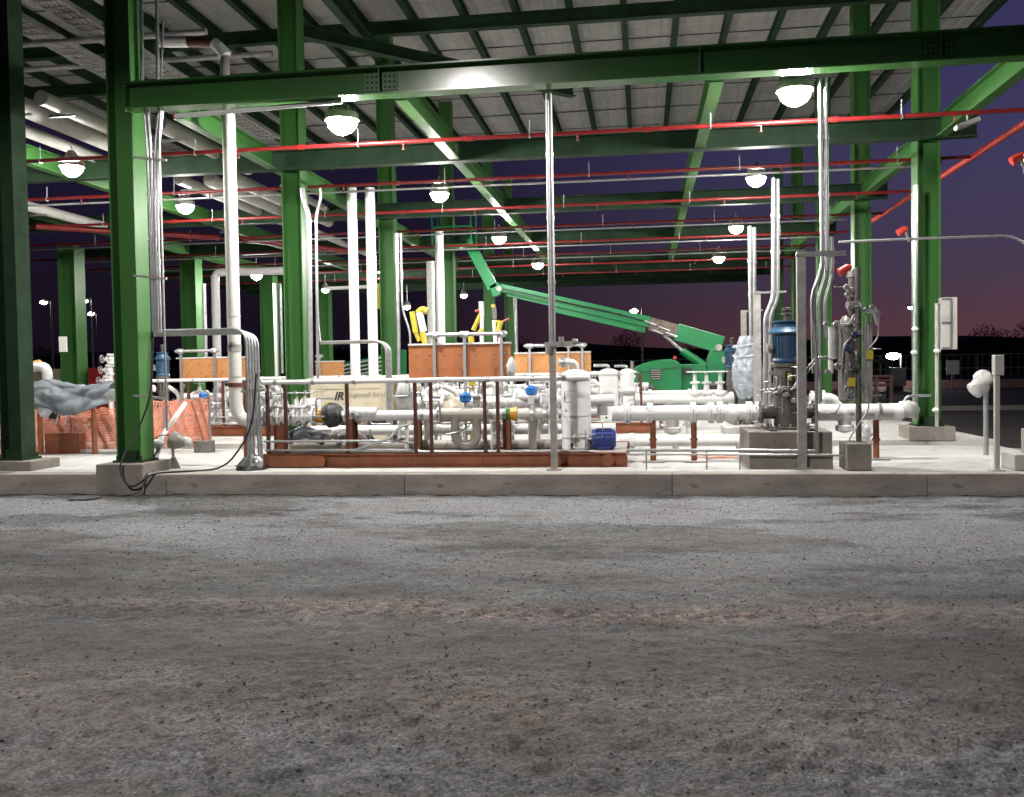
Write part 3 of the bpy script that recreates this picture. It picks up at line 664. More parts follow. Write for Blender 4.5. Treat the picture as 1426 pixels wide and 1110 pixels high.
# conduits on second row column
CG2 = 'conduits on the column behind the compressor'
for i, (xa, xb, w, l) in enumerate(((421, 430, .045, 'thicker silver conduit with an offset bend on the column behind the compressor'), (446, 440, .025, 'thinner silver conduit on the column behind the compressor'))):
    Y = 15.95; cond('conduit', l, 'conduit', [P(xa, 262, Y), P(xa + 1, 275, Y), P(xb, 300, Y), P(xb + 3, 545, Y)], w, 'galv', .15, CG2, clips=[P(xb, 308, Y)])
cond('conduit', 'thin conduit with a jog low down right of that column', 'conduit', [P(441, 400, 15.9), P(443, 450, 15.9), P(446, 475, 15.9)], .02, 'galv', .1)
CG3 = 'conduits on the third row column'
for i, (xa, l) in enumerate(((552, 'left silver conduit on the third row green column'), (558, 'right silver conduit on the third row green column, bent near its foot'))):
    Y = 21.5; cond('conduit', l, 'conduit', [P(xa, 325, Y), P(xa + 2, 430, Y), P(xa + 3 + i * 10, 462, Y), P(xa + 3 + i * 11, 535, Y)], .045 - i * .02, 'galv', .2, CG3)
for (px, Y, l) in ((717, 26.8, 'grey conduit riser behind the boom elbow'), (284, 21.4, 'silver conduit on the far green column behind the thick riser'), (390, 27.0, 'silver conduit beside the far column left of the compressor')):
    cond('conduit', l, 'conduit', [P(px, 400 if px > 700 else 395, Y), P(px + 3, 520, Y)], .05, 'galv', 0, 'far conduit risers')

# ------------------------------------------------------------------ tall thin pole at the front
Y = 12.28; a = P(766, 122, Y); b_ = P(770, 655, Y); xx = (a.x + b_.x) / 2; zm = P(768, 482, Y).z
t = thing('support_pole', 'tall slim pole standing on the kerb edge and reaching the front beam', 'pole', (xx, Y, ZS))
MB().cyl((xx, Y, zm), (xx, Y, ZB - .01), .045, n=16).build('upper_tube', 'galv', t)
k = MB()
for i in range(1, 4): z = zm + (ZB - zm) * i / 4; k.cyl((xx, Y, z), (xx, Y, z + .05), .052, n=16)
k.build('coupling', 'galv', t)
MB().bar((xx, Y, ZS), (xx, Y, zm), .085, .085).build('lower_post', 'galv_dull', t)
MB().cb((xx, Y, ZS + .008), (.2, .16, .016)).build('foot_plate', 'galv_dull', t)
k = MB().cyl((xx, Y, zm - .02), (xx, Y, zm + .05), .075, n=12).bar((xx - .1, Y - .05, zm + .02), (xx + .30, Y - .05, zm + .03), .05, .06).cyl((xx + .12, Y - .05, zm - .01), (xx + .12, Y - .05, zm + .12), .035, n=10).sph((xx + .3, Y - .05, zm + .05), .045).cyl((xx - .04, Y - .05, zm - .1), (xx - .04, Y - .05, zm), .05, n=10)
k.build('clamp', 'galv_dull', t)

# ------------------------------------------------------------------ piping helpers
def flange(m, p, ax, r, t=.03):
    ax = Vector(ax).normalized(); p = Vector(p); m.cyl(p - ax * t * .5, p + ax * t * .5, r, n=18)
    x = ax.orthogonal().normalized(); y = ax.cross(x)
    for k in range(8):
        q = p + (x * math.cos(k * PI / 4) + y * math.sin(k * PI / 4)) * r * .82; m.cyl(q - ax * (t * .5 + .012), q + ax * (t * .5 + .012), r * .09 + .003, n=6)
def valve(parent, p, ax, r, h=.28, up=(0, 0, 1), m='white_paint', wheel='galv', act=None):
    """gate valve on a line: bulb body, flanges, bonnet, stem, handwheel"""
    p = Vector(p); ax = Vector(ax).normalized(); up = Vector(up).normalized(); b = MB()
    b.lathe(p - ax * r * 1.5, p + ax * r * 1.5, [(0, r * .95), (.2, r * 1.0), (.5, r * 1.35), (.8, r * 1.0), (1, r * .95)], 14)
    flange(b, p - ax * r * 1.6, ax, r * 1.7); flange(b, p + ax * r * 1.6, ax, r * 1.7)
    b.lathe(p, p + up * h, [(.1, r * .9), (.35, r * .75), (.4, r * 1.2), (.48, r * 1.2), (.5, r * .5), (.75, r * .35)], 12)
    for s in (-1, 1): b.bar(p + up * h * .45 + ax * s * r * .6, p + up * h * .85 + ax * s * r * .25, r * .2, r * .2)
    o = b.build('valve', m, parent)
    if act:
        MB().lathe(p + up * h * .7, p + up * (h * .7 + r * 1.6), [(0, r * .8), (.15, r * 1.25), (.7, r * 1.25), (1, r * .6)], 14).build('actuator', act, o)
    else:
        w = MB(); c = p + up * h; x = up.orthogonal().normalized(); y = up.cross(x); R = max(.05, r * 1.5); w.cyl(p + up * h * .6, c + up * .03, r * .16 + .004, n=6)
        w.tube([c + (x * math.cos(k * PI / 6) + y * math.sin(k * PI / 6)) * R for k in range(13)], .008, 6)
        for k in range(3): w.bar(c - (x * math.cos(k * PI / 3) + y * math.sin(k * PI / 3)) * R, c + (x * math.cos(k * PI / 3) + y * math.sin(k * PI / 3)) * R, .008, .008, up=up)
        w.build('handwheel', wheel, o)
    return o
def gauge(parent, p, r=.05, m='galv', face=True, front=(0, -1, 0), head='galv_dull', z0=None):
    p = Vector(p); f = Vector(front); b = MB().cyl(p - f * .02, p + f * .035, r, n=16)
    if z0 is not None: b.cyl((p.x, p.y, z0), (p.x, p.y, p.z), .012, n=8)
    o = b.build('transmitter', m, parent)
    MB().lathe(p + f * .035, p + f * .05, [(0, r * 1.08), (1, r * .9)], 16).build('cap', head, o); return o
def tubing(parent, p, rnd, n=5, step=.22, r=.007, m='galv', box=None):
    p = Vector(p); pts = [p.copy()]
    dirs = [V(1, 0, 0), V(-1, 0, 0), V(0, 0, 1), V(0, 0, -1), V(0, 1, 0), V(0, -1, 0)]; last = None
    for i in range(n):
        d = rnd.choice([q for q in dirs if last is None or abs(q.dot(last)) < .5]); last = d
        q = pts[-1] + d * step * rnd.uniform(.5, 1.6)
        if box: q = V(min(max(q.x, box[0]), box[1]), min(max(q.y, box[2]), box[3]), min(max(q.z, box[4]), box[5]))
        if (q - pts[-1]).length > .03: pts.append(q)
    if len(pts) > 1: return MB().tube(pts, r, 6, .04).build('tubing', m, parent)

# ------------------------------------------------------------------ metering skids
def skid(x0, x1, Y, z, label, seed, front=False, posts=(), blues=(), depth=2.0, zr=1.44, gap=(99, 99), last=.4):
    rnd = random.Random(seed); t = thing('pump_skid', label, 'pipe skid', (x0, Y, z), 'steel framed piping skids')
    for yy in (Y + .06, Y + depth):
        MB().ibeam((x0, yy, z + .1), (x1, yy, z + .1), .19, .12, .016).build('side_beam', 'rust_primer', t)
    x = x0 + .06
    while x < x1:
        MB().ibeam((x, Y + .12, z + .1), (x, Y + depth - .06, z + .1), .16, .1, .012).build('cross_beam', 'rust_primer', t); x += 1.25
    MB().box((x0 + .02, Y + .14, z + .182), (x1 - .02, Y + depth - .08, z + .19)).build('deck_plate', 'galv_dull', t)
    # guard: posts and the long silver top rail with its clamps
    for px in posts: MB().bar((px, Y + .03, z + .196), (px, Y + .03, zr), .045, .045).build('post', 'brown_post', t)
    rl = MB().tube([(x0 + .02, Y + .03, zr + .035), (x1 - .5, Y + .03, zr + .035)], .034, 10).build('top_rail', 'white_paint', t)
    k = MB(); x = x0 + .2
    while x < x1 - .6: k.cyl((x, Y + .03, zr + .035), (x + .05, Y + .03, zr + .035), .043, n=10); x += rnd.uniform(.35, .8)
    k.build('coupling', 'galv', rl)
    for zz, nn in ((z + .38, 0), (z + .25, 1), (z + .215, 2)):
        MB().tube([(x0 + .05, Y - .03 + nn * .05, zz), (x0 + (x1 - x0) * (.38, .42, .9)[nn], Y - .03 + nn * .05, zz), (x0 + (x1 - x0) * (.42, .46, .95)[nn], Y + .25, zz - .06)], .018, 8, .1).build('conduit', 'galv', t)
    # two header lines along the skid and risers between them
    yA, zA = Y + .40, 1.02; yB, zB = Y + 1.25, 1.12
    for (yy, zz, rr, mm) in ((yB, zB, .09, 'white_paint'), (yB + .4, .68, .08, 'white_paint'), (Y + .75, .52, .07, 'tan_pipe')):
        hx = gap[1] if (gap[0] < 50 and zz > 1) else x0 + .15
        MB().tube([(hx, yy, zz), (x1 - .2, yy, zz)], rr, 14).build('header_pipe', mm, t)
        if hx > x0 + .2: MB().tube([(x0 + .15, yy, zz), (gap[0], yy, zz)], rr, 14).build('header_pipe', mm, t)
    n = int((x1 - x0) / .52)
    for i in range(n):
        x = x0 + .3 + (x1 - x0 - .6) * i / max(1, n - 1) + rnd.uniform(-.07, .07); yy = Y + rnd.choice((.75, 1.25, 1.5))
        if gap[0] - .15 < x < gap[1] + .15 or x > x1 - last: continue
        MB().tube([(x, yy, z + .19), (x, yy, rnd.uniform(1.15, 1.4)), (x + rnd.choice((-.22, .22)), yy, 1.36)], .045, 12, .09).build('branch_pipe', rnd.choice(('white_paint', 'white_paint', 'insulation')), t)
        valve(t, (x, yy, rnd.uniform(.6, 1.1)), (0, 0, 1), .055, .26, up=(0, -1, 0) if rnd.random() < .6 else (1, 0, 0))
        if rnd.random() < .75: valve(t, (x + .22, yB, zB), (1, 0, 0), .075, rnd.uniform(.22, .32))
        if rnd.random() < .6: gauge(t, (x + .1, Y + rnd.uniform(.45, .8), rnd.uniform(1.05, 1.38)), rnd.uniform(.04, .065), rnd.choice(('white_paint', 'galv', 'galv')), z0=z + .19)
    bx = (x0 + .1, x1 - .15, Y + .08, Y + depth - .1, z + .25, zr + .02)
    for i in range(int((x1 - x0) * 6)):
        if True: tubing(t, (rnd.uniform(x0 + .1, x1 - .2), Y + rnd.uniform(.1, 1.2), rnd.uniform(z + .3, 1.3)), rnd, rnd.randint(3, 6), .2, rnd.choice((.006, .009, .014)), rnd.choice(('galv', 'galv', 'white_paint')), bx)
    for i in range(int((x1 - x0) * 1.6)):
        x = rnd.uniform(x0 + .2, x1 - .3)
        if gap[0] < x < gap[1]: continue
        MB().cb((x, Y + rnd.uniform(.5, 1.4), rnd.uniform(.9, 1.25)), (rnd.uniform(.08, .16), .09, rnd.uniform(.1, .2))).build('junction_box', rnd.choice(('galv', 'white_paint', 'galv_dull')), t, bevel=.008)
    for (bx_, by, bz, m_) in blues:
        o = MB().lathe((bx_, by, bz - .06), (bx_, by, bz + .09), [(0, .05), (.2, .085), (.7, .09), (1, .03)], 14).build('actuator', m_, t)
        MB().cyl((bx_, by, .75), (bx_, by, bz - .05), .02, n=8).build('stem', 'galv', o)
    return t
Y1 = 12.65
xs = lambda px, Y=Y1: P(px, 590, Y).x
s1 = skid(xs(363), xs(873), Y1, ZS, 'nearest rust brown skid with silver top rail and cluttered white valves', 11,
          posts=[xs(x) for x in (372, 397, 483, 578, 600, 675, 693)],
          gap=(P(432, 560, 13.5).x, P(548, 560, 13.5).x), last=1.1, blues=[(P(648, 552, 13.2).x, 13.2, P(648, 555, 13.2).z, 'blue_bright'), (P(740, 542, 13.6).x, 13.6, P(740, 545, 13.6).z, 'blue_bright')])
# rounded channel piece and round end plate on the near side beam
m = MB(); m.box((xs(366), Y1 - .035, ZS + .02), (xs(446), Y1 - .002, ZS + .175)); m.cyl((xs(446), Y1 - .038, ZS + .0975), (xs(446), Y1 - .004, ZS + .0975), .0765, n=20); m.build('rounded_lug', 'rust_primer', s1)
MB().cyl((xs(846), Y1 - .03, ZS + .095), (xs(846), Y1 - .002, ZS + .095), .085, n=20).build('end_disc', 'rust_primer', s1)
# thick supports under the front run
for px, w in ((391, .16), (490, .15), (582, .11), (706, .12), (741, .07)):
    x = P(px, 600, 13.02).x; MB().ibeam((x, 13.02, ZS + .19), (x, 13.02, .93), w, w * .9, .014, up=(0, 1, 0)).build('pipe_support', 'rust_primer', s1)
# the front run: valves, black wrap, reducers, U bend, amber coupling
YF = 13.0; zf = P(600, 578, YF).z
fx = lambda px: P(px, 578, YF).x
r_ = MB().tube([(fx(366), YF, zf), (fx(610), YF, zf)], .072, 16).build('front_pipe', 'white_paint', s1)
for a, b_, rr, mm in ((612, 678, .095, 'tan_pipe'), (680, 768, .075, 'insulation')):
    MB().tube([(fx(a), YF, zf), (fx(b_), YF, zf)], rr, 18).build('front_pipe', mm, s1)
for px in (612, 678, 484, 500): 
    k = MB(); flange(k, (fx(px), YF, zf), (1, 0, 0), .12, .035); k.build('flange', 'galv', s1)
for px in (378, 397, 412, 425): valve(s1, (fx(px), YF, zf), (1, 0, 0), .085, .34, m='white_paint')
m = MB().tube([(fx(442), YF, zf), (fx(451), YF, zf)], .10, 14).build('collar', 'amber', s1)
MB().lathe((fx(452), YF - .01, zf - .02), (fx(477), YF - .02, zf + .06), [(0, .10), (.12, .17), (.5, .185), (.88, .15), (1, .09)], 14).build('wrapped_joint', 'black_wrap', s1)
MB().tube([(fx(452), YF - .03, zf + .12), (fx(460), YF - .06, zf + .17)], .04, 8).build('strap', 'yellow', s1)
m = MB().tube([(fx(487), YF - .01, zf + .04), (fx(526), YF - .01, zf + .035)], .088, 12).build('taped_joint', 'white_wrap', s1)
MB().tube([(fx(705), YF, zf), (fx(711), YF, zf)], .082, 14).build('collar', 'green_paint', s1)
MB().lathe((fx(711), YF, zf), (fx(720), YF, zf), [(0, .08), (1, .11)], 14).build('collar', 'amber', s1)
k = MB(); flange(k, (fx(742), YF, zf), (1, 0, 0), .13, .04); flange(k, (fx(760), YF, zf), (1, 0, 0), .13, .04); k.build('flange', 'galv', s1)
xa, xb = fx(634), fx(664); ub = P(650, 622, YF).z
MB().tube([V(xa, YF - .02, zf - .02), V(xa, YF - .02, ub + .17)] + [V((xa + xb) / 2 - math.cos(a * PI / 10) * (xb - xa) / 2, YF - .02, ub + .17 - math.sin(a * PI / 10) * .15) for a in range(1, 10)] + [V(xb, YF - .02, ub + .17), V(xb, YF - .02, zf - .02)], .064, 16).build('u_bend', 'tan_pipe', s1)
MB().tube([(fx(745), YF, zf), (fx(741), YF, zf - .28), (fx(741), YF + .02, ZS + .2)], .055, 12, .1).build('drop_pipe', 'tan_pipe', s1)
m = MB().lathe(P(634, 575, 13.35) , P(624, 552, 13.35), [(0, .20), (.35, .17), (.8, .09), (1, .08)], 14).build('funnel', 'cream', s1)
for (px, py, Y, hw, hh) in ((565, 552, 13.25, .15, .28), (795, 562, 13.3, .12, .25), (737, 553, 13.9, .22, .08), (712, 512, 14.2, .07, .16)):
    c = P(px, py, Y); m = MB().sph(c, 1, 14, 9, (hw, .14, hh), zmin=-.98)
    rr = random.Random(px)
    for i, v in enumerate(m.v): m.v[i] = c + (v - c) * rr.uniform(.86, 1.12)
    m.build('plastic_wrap', 'plastic_film', s1)
    MB().cyl((c.x, c.y + .02, ZS + .2), (c.x, c.y + .02, c.z), .03, n=8).build('stem', 'white_paint', s1)
for px in (455, 468): MB().tube([P(px, 610, 12.9), P(px + 22, 600, 13.4), P(px + 40, 612, 13.7)], .05, 8, .1).build('hose', 'grey_steel', s1)
MB().tube([P(400, 612, 12.95), P(424, 600, 13.05), P(450, 612, 12.95)], .09, 10, .1).build('bagged_hose', 'tarp', s1)
MB().tube([P(605, 607, 12.9), P(640, 602, 12.9), P(655, 592, 13.1)], .012, 6, .1).build('tubing', 'galv', s1)
MB().tube([P(497, 626, 12.6), P(545, 610, 12.62), P(552, 596, 12.66), P(572, 590, 12.7)], .02, 8, .06).build('conduit', 'galv', s1)

s2 = skid(xs(207, 17.9), xs(905, 18.1), 17.9, .36, 'second skid back, with brighter orange steel and the left tank of the pair', 23,
          posts=[P(x, 560, 17.9).x for x in (262, 310, 340, 470, 560, 735, 795, 893)], zr=1.46,
          blues=[(P(283, 548, 18.3).x, 18.3, P(283, 552, 18.3).z, 'blue_bright'), (P(766, 535, 18.3).x, 18.3, P(766, 537, 18.3).z, 'blue_dark'), (P(592, 545, 18.2).x, 18.2, 1.35, 'blue_dark')])
s3 = skid(P(330, 560, 23.4).x, P(915, 560, 23.4).x, 23.4, .36, 'third skid back, mostly hidden behind the nearer two', 31,
          posts=[P(x, 560, 23.4).x for x in (380, 500, 640, 780, 890)], zr=1.46)

# ------------------------------------------------------------------ steel wind shields standing on the skids
def shield(px0, px1, Y, zb, zt, m, label, posts, zs, bolts=True, rail=.16):
    a = P(px0, 500, Y).x; b_ = P(px1, 500, Y).x; t = thing('wind_shield', label, 'steel shield', (a, Y, zs), 'steel shields above the skids')
    xs = [a] + [P(p, 500, Y).x for p in posts] + [b_]; 
    if len(xs) > 3: pass
    for u, w in zip(xs[:-1], xs[1:]):
        if w - u > .12:
            o = MB().box((u + .004, Y, zb), (w - .004, Y + .012, zt)).build('sheet', m, t)
            k = MB(); n = max(2, int((w - u) / .24))
            for i in range(n):
                for zz in (zb + (zt - zb) * .3, zb + (zt - zb) * .72): k.cyl((u + (i + .6) * (w - u) / n, Y - .018, zz), (u + (i + .6) * (w - u) / n, Y, zz), .013, n=6)
            if bolts: k.build('bolt', 'galv', o, kind='stuff')
    MB().box((a, Y - .05, zb - .045), (b_, Y + .03, zb - .002)).build('bottom_angle', m, t)
    MB().box((a, Y - .03, zt + .002), (b_, Y + .05, zt + .028)).build('top_cap', 'white_paint', t)
    for p in posts:
        x = P(p, 500, Y).x; MB().bar((x, Y - .04, zs), (x, Y - .04, zt + rail), .045, .045).build('post', 'galv', t)
    l = P(posts[0], 500, Y).x; r = P(posts[-1], 500, Y).x
    rl = MB().tube([(l - .12, Y - .04, zt + rail), (r + .10, Y - .04, zt + rail)], .03, 10).build('rail', 'galv', t)
    k = MB()
    for p in posts:
        x = P(p, 500, Y).x; k.cyl((x - .07, Y - .04, zt + rail), (x + .07, Y - .04, zt + rail), .05, n=10); k.sph((x + .03, Y - .1, zt + rail - .02), .045)
    k.build('clamp', 'galv', rl)
    return t
shield(569, 712, 14.55, P(640, 525, 14.55).z, P(640, 480, 14.55).z, 'rust_panel', 'big rust red steel shield with yellow wrapped pipes behind it', (606, 648, 699), ZS + .18)
shield(716, 823, 19.6, P(770, 524, 19.6).z, P(770, 492, 19.6).z, 'orange_panel', 'bright orange steel shield right of the rust red one', (738, 792, 811), .54)
shield(246, 346, 18.6, P(296, 527, 18.6).z, P(296, 499, 18.6).z, 'orange_panel', 'orange steel shield crossed by the thick white riser', (253, 300), .54)
shield(439, 479, 24, P(460, 526, 24).z, P(460, 504, 24).z, 'orange_panel', 'small orange steel shield just above the left end of the cream compressor', (446,), .54)

# yellow padded pipes behind the rust shield
def padded(label, segs, loc):
    t = thing('padded_pipe', label, 'padded pipe', loc, 'yellow and white padded pipes')
    for pts, r, m_ in segs: MB().tube(pts, r, 12, .08).build('pad', m_, t)
    return t
Yp = 15.1
pp = lambda x, y: P(x, y, Yp)
def pole_to(px, py): q = pp(px, py); return [q, V(q.x, q.y, ZS + .05)]
padded('pair of yellow padded pipe arms left of the twin white risers', [([pp(574, 434), pp(579, 463)], .05, 'yellow'), ([pp(579, 463), pp(584, 475)], .035, 'yellow'), ([pp(582, 436), pp(588, 430), pp(595, 434)], .055, 'yellow'), ([pp(584, 435), pp(590, 462)], .058, 'white_paint'), ([pp(588, 462), pp(592, 478)], .05, 'yellow'), (pole_to(592, 478), .03, 'galv')], pp(590, 478))
padded('white and yellow padded pipe with red tip above the middle of the rust shield', [([pp(670, 420), pp(671, 440)], .042, 'white_wrap'), ([pp(671, 440), pp(671, 478)], .034, 'white_paint'), ([pp(669, 438), pp(659, 460)], .036, 'yellow'), ([pp(662, 434), pp(668, 431)], .02, 'red_bright'), ([pp(666, 466), pp(672, 458)], .04, 'yellow'), (pole_to(671, 476), .03, 'galv'), (pole_to(656, 468), .05, 'yellow')], pp(671, 478))
padded('grey and yellow padded pipe with red lever at the right end of the rust shield', [([pp(687, 424), pp(687, 428)], .035, 'yellow'), ([pp(688, 428), pp(689, 444)], .036, 'grey_steel'), ([pp(688, 446), pp(690, 478)], .034, 'white_paint'), ([pp(697, 448), pp(694, 462)], .042, 'yellow'), ([pp(700, 448), pp(709, 444)], .014, 'red_bright'), ([pp(690, 448), pp(700, 450)], .03, 'yellow'), (pole_to(690, 476), .03, 'galv'), (pole_to(696, 470), .03, 'white_paint')], pp(690, 478))

# ------------------------------------------------------------------ vertical filter tanks
def tank(px0, px1, pt, pb, Y, label, z0, elbow=True):
    a = P(px0, pt, Y); b_ = P(px1, pt, Y); r = (b_.x - a.x) / 2; c = V((a.x + b_.x) / 2, Y, z0); zt = P((px0 + px1) / 2, pt, Y).z
    t = thing('filter_tank', label, 'tank', c, 'white vertical tanks'); ht = zt - z0
    MB().lathe(c + V(0, 0, .16), c + V(0, 0, ht), [(0, r), (.86, r), (.92, r * .95), (.96, r * .8), (.99, r * .45), (1, .02)], 28).build('shell', 'white_paint', t)
    MB().lathe(c, c + V(0, 0, .158), [(0, r * 1.0), (1, r * .97)], 28).build('skirt', 'white_paint', t)
    k = MB()
    for z in (.17, ht * .42, ht * .86): k.cyl(c + V(0, 0, z), c + V(0, 0, z + .012), r + .008, n=28)
    k.build('seam_band', 'white_paint', t)
    MB().cyl(c + V(-r * .25, -r - .004, .07), c + V(-r * .25, -r + .03, .07), .022, n=12).build('drain_hole', 'dark_metal', t)
    if elbow:
        MB().tube([c + V(0, 0, ht - .04), c + V(0, 0, ht + .10), c + V(-.24, 0, ht + .10)], .05, 12, .1).build('elbow_pipe', 'white_paint', t)
        MB().tube([c + V(-r * .7, -.02, ht * .82), c + V(-r - .13, -.02, ht * .8), c + V(-r - .14, -.02, .2)], .05, 12, .1).build('side_pipe', 'white_paint', t)
        k = MB(); flange(k, c + V(-r - .135, -.02, ht * .45), (0, 0, 1), .09); flange(k, c + V(-.18, 0, ht + .10), (1, 0, 0), .08); k.build('flange', 'galv', t)
    else: MB().tube([c + V(0, 0, ht - .04), c + V(0, 0, ht + .06), c + V(-.3, 0, ht + .06)], .035, 10, .08).build('elbow_pipe', 'galv', t)
    return t
tank(781, 822, 514, 628, 13.35, 'nearest tall white tank at the end of the front skid', .456)
tank(834, 861, 513, 570, 18.7, 'left white tank of the pair behind the nearest tank', .556, False)
tank(863, 883, 513, 568, 22.9, 'right white tank of the pair, next to the green lift body', .556, False)
c = P(841, 611, 13.25)
t = thing('blue_motor', 'dark blue electric motor lying beside the nearest white tank', 'motor', (c.x, c.y, .456))
m = MB(); m.lathe(c + V(-.17, 0, 0), c + V(.17, 0, 0), [(0, .10), (.06, .135), (.5, .14), (.9, .135), (1, .11)], 20)
for k in range(14): a = k * PI / 7; m.bar(c + V(-.11, .14 * math.cos(a), .14 * math.sin(a)), c + V(.11, .14 * math.cos(a), .14 * math.sin(a)), .01, .02)
m.build('body', 'blue_dark', t); MB().cb((c.x, c.y, (.456 + c.z - .1) / 2), (.2, .2, c.z - .1 - .456)).build('foot', 'blue_dark', t); MB().cyl(c + V(-.26, 0, 0), c + V(-.17, 0, 0), .03, n=10).build('shaft', 'galv', t)

# ------------------------------------------------------------------ cream compressor trailer
Yc = 15.9
def cx(px, py): return P(px, py, Yc)
t = thing('air_compressor', 'cream enclosed towable air compressor behind the front skid', 'compressor', V(cx(490, 600).x, Yc + .6, ZS))
prof = [cx(426, 604), cx(424, 598), cx(431, 560), cx(432, 537), cx(436, 532), cx(556, 531), cx(562, 540), cx(562, 604)]
def extr(prof, y0, y1):
    n = len(prof); vs = [V(p.x, y0, p.z) for p in prof] + [V(p.x, y1, p.z) for p in prof]
    return MB().add(vs, [tuple(range(n)), tuple(range(2 * n - 1, n - 1, -1))] + [(i, i + n, (i + 1) % n + n, (i + 1) % n) for i in range(n)])
body = extr(prof, Yc, Yc + 1.35).build('body', 'cream', t, bevel=.02)
for a, b_, c_, d_ in ((439, 541, 531, 594), (534, 543, 558, 594)):
    p0 = cx(a, b_); p1 = cx(c_, d_); m = MB(); w = .012
    m.box((p0.x, Yc - .012, p0.z - w), (p1.x, Yc - .001, p0.z)); m.box((p0.x, Yc - .012, p1.z), (p1.x, Yc - .001, p1.z + w)); m.box((p0.x, Yc - .012, p1.z + w), (p0.x + w, Yc - .001, p0.z - w)); m.box((p1.x - w, Yc - .012, p1.z + w), (p1.x, Yc - .001, p0.z - w)); m.build('door_trim', 'cream', body)
MB().box((cx(427, 530).x, Yc - .03, cx(430, 531).z), (cx(560, 530).x, Yc + 1.38, cx(430, 531).z + .05)).build('canopy_top', 'cream', t, bevel=.015)
m = MB()
for k in range(6): p = cx(424, 545 + k * 4); m.cb((p.x, Yc + .05, p.z), (.05, .06, .03))
m.build('hinge', 'cream', t)
def text(s, px, py, Y, size, mt, parent, shear=0., bold=0., ext=.002):
    c = bpy.data.curves.new('lettering', 'FONT'); c.body = s; c.size = size; c.extrude = ext; c.shear = shear; c.offset = bold
    c.materials.append(M[mt]); o0 = bpy.data.objects.new('tmp', c); me = bpy.data.meshes.new_from_object(o0); bpy.data.objects.remove(o0); o = bpy.data.objects.new('lettering', me); COL.objects.link(o); p = P(px, py, Y)
    o.rotation_euler = (PI / 2, 0, 0); o.parent = parent; o.location = p - org(parent); ORG[o.name] = p; return o
text('IR', 465, 557, Yc - .006, .20, 'logo_black', t, .3, .006)
text('Ingersoll Rand', 486, 553, Yc - .006, .115, 'logo_grey', t, .1)
text('P185', 507, 561, Yc - .006, .06, 'logo_grey', t) if False else None
for px, r in ((474, .30), (535, .30)):
    p = cx(px, 604); c = V(p.x, Yc - .14, ZS + r); w = MB().lathe(c - V(0, .1, 0), c + V(0, .1, 0), [(0, r * .8), (.12, r * .97), (.5, r), (.88, r * .97), (1, r * .8)], 24).build('wheel', 'black_rubber', t)
    MB().lathe(c - V(0, .112, 0), c - V(0, .07, 0), [(0, r * .5), (.5, r * .55), (1, r * .3)], 18).build('rim', 'cream', w)
    MB().box((c.x - r - .06, c.y - .12, c.z + r + .03), (c.x + r + .06, Yc - .002, c.z + r + .06)).build('fender', 'cream', t, bevel=.01)
MB().bar((cx(560, 600).x, Yc + .6, .62), (cx(600, 600).x, Yc + .6, .50), .09, .09).build('tow_bar', 'dark_metal', t)
MB().box((cx(436, 600).x, Yc + .1, .5), (cx(560, 600).x, Yc + 1.2, .575)).build('chassis', 'dark_metal', t)

# ------------------------------------------------------------------ white flanged runs to the pumps
def run(label, Y, py, px0, px1, w, fl, stands, zs, m='white_paint', end=None, grp='white flanged pipe runs'):
    z = P((px0 + px1) / 2, py, Y).z; r = w * pxm(Y) / 2; X = lambda px: P(px, py, Y).x
    t = thing('flanged_pipe', label, 'pipe', (X(px0), Y, zs), grp)
    cuts = [px0] + list(fl) + [px1]
    for a, b_ in zip(cuts[:-1], cuts[1:]):
        if b_ > a: MB().lathe((X(a) + .002, Y, z), (X(b_) - .002, Y, z), [(0, r), (1, r)], 24).build('pipe_spool', m, t)
    for f in fl:
        k = MB(); flange(k, (X(f) - .018, Y, z), (1, 0, 0), r * 1.38, .03); flange(k, (X(f) + .018, Y, z), (1, 0, 0), r * 1.38, .03); k.build('flange', m, t)
    for s in stands:
        x = X(s); o = MB().cyl((x, Y, zs + .02), (x, Y, z - r + .01), .042, n=14).build('stand', 'rust_primer', t)
        MB().cyl((x, Y, z - r - .28), (x, Y, z - r - .25), .055, n=14).build('collar', 'rust_primer', o)
        MB().cb((x, Y, zs + .012), (.30, .30, .024)).build('foot_plate', 'galv_dull', o)
    return t, X, z, r
t, X, z, r = run('nearest thick white flanged run from the tanks to the big blue topped pump', 13.35, 575, 852, 1060, 21, (874, 905, 965, 990, 1002, 1043, 1056), (909, 966), ZS)
MB().lathe((X(936), 13.35, z - r * .8), (X(936), 13.35, z - r - .20), [(0, r * .9), (.5, r * .8), (.55, r * 1.1), (.8, r * 1.1), (1, r * .4)], 18).build('strainer_leg', 'white_paint', t)
MB().lathe((X(1010), 13.35, z - .02), (X(1028), 13.35, z - .02), [(0, r), (.3, r * 1.25), (.8, r * 1.25), (1, r)], 20).build('valve', 'white_paint', t)
MB().tube([(X(1047), 13.2, z - r - .02), (X(1058), 13.2, z - r - .02)], .012, 6).build('drain_tube', 'galv', t)
t2, X2, z2, r2 = run('second white flanged run, behind and above the nearest one', 18.9, 556, 884, 1022, 13.5, (888, 930, 985, 1018), (921,), .35)
for px in (968, 984, 1003):
    x = X2(px); m = MB().lathe((x, 18.9, z2), (x, 18.9, z2 + .52), [(0, .08), (.2, .14), (.3, .14), (.32, .06), (.55, .05), (.6, .10), (.65, .10), (.68, .04), (1, .035)], 14); m.build('valve', 'white_paint', t2)
    MB().cyl((x, 18.9, z2 + .53), (x, 18.9, z2 + .555), .17, n=18).build('handwheel', 'white_paint', t2)
run('low white run lying along the slab behind the two rust stands', 15.1, 613, 862, 1042, 15, (880, 1036), (), ZS, grp='white flanged pipe runs')[0]
k = MB()
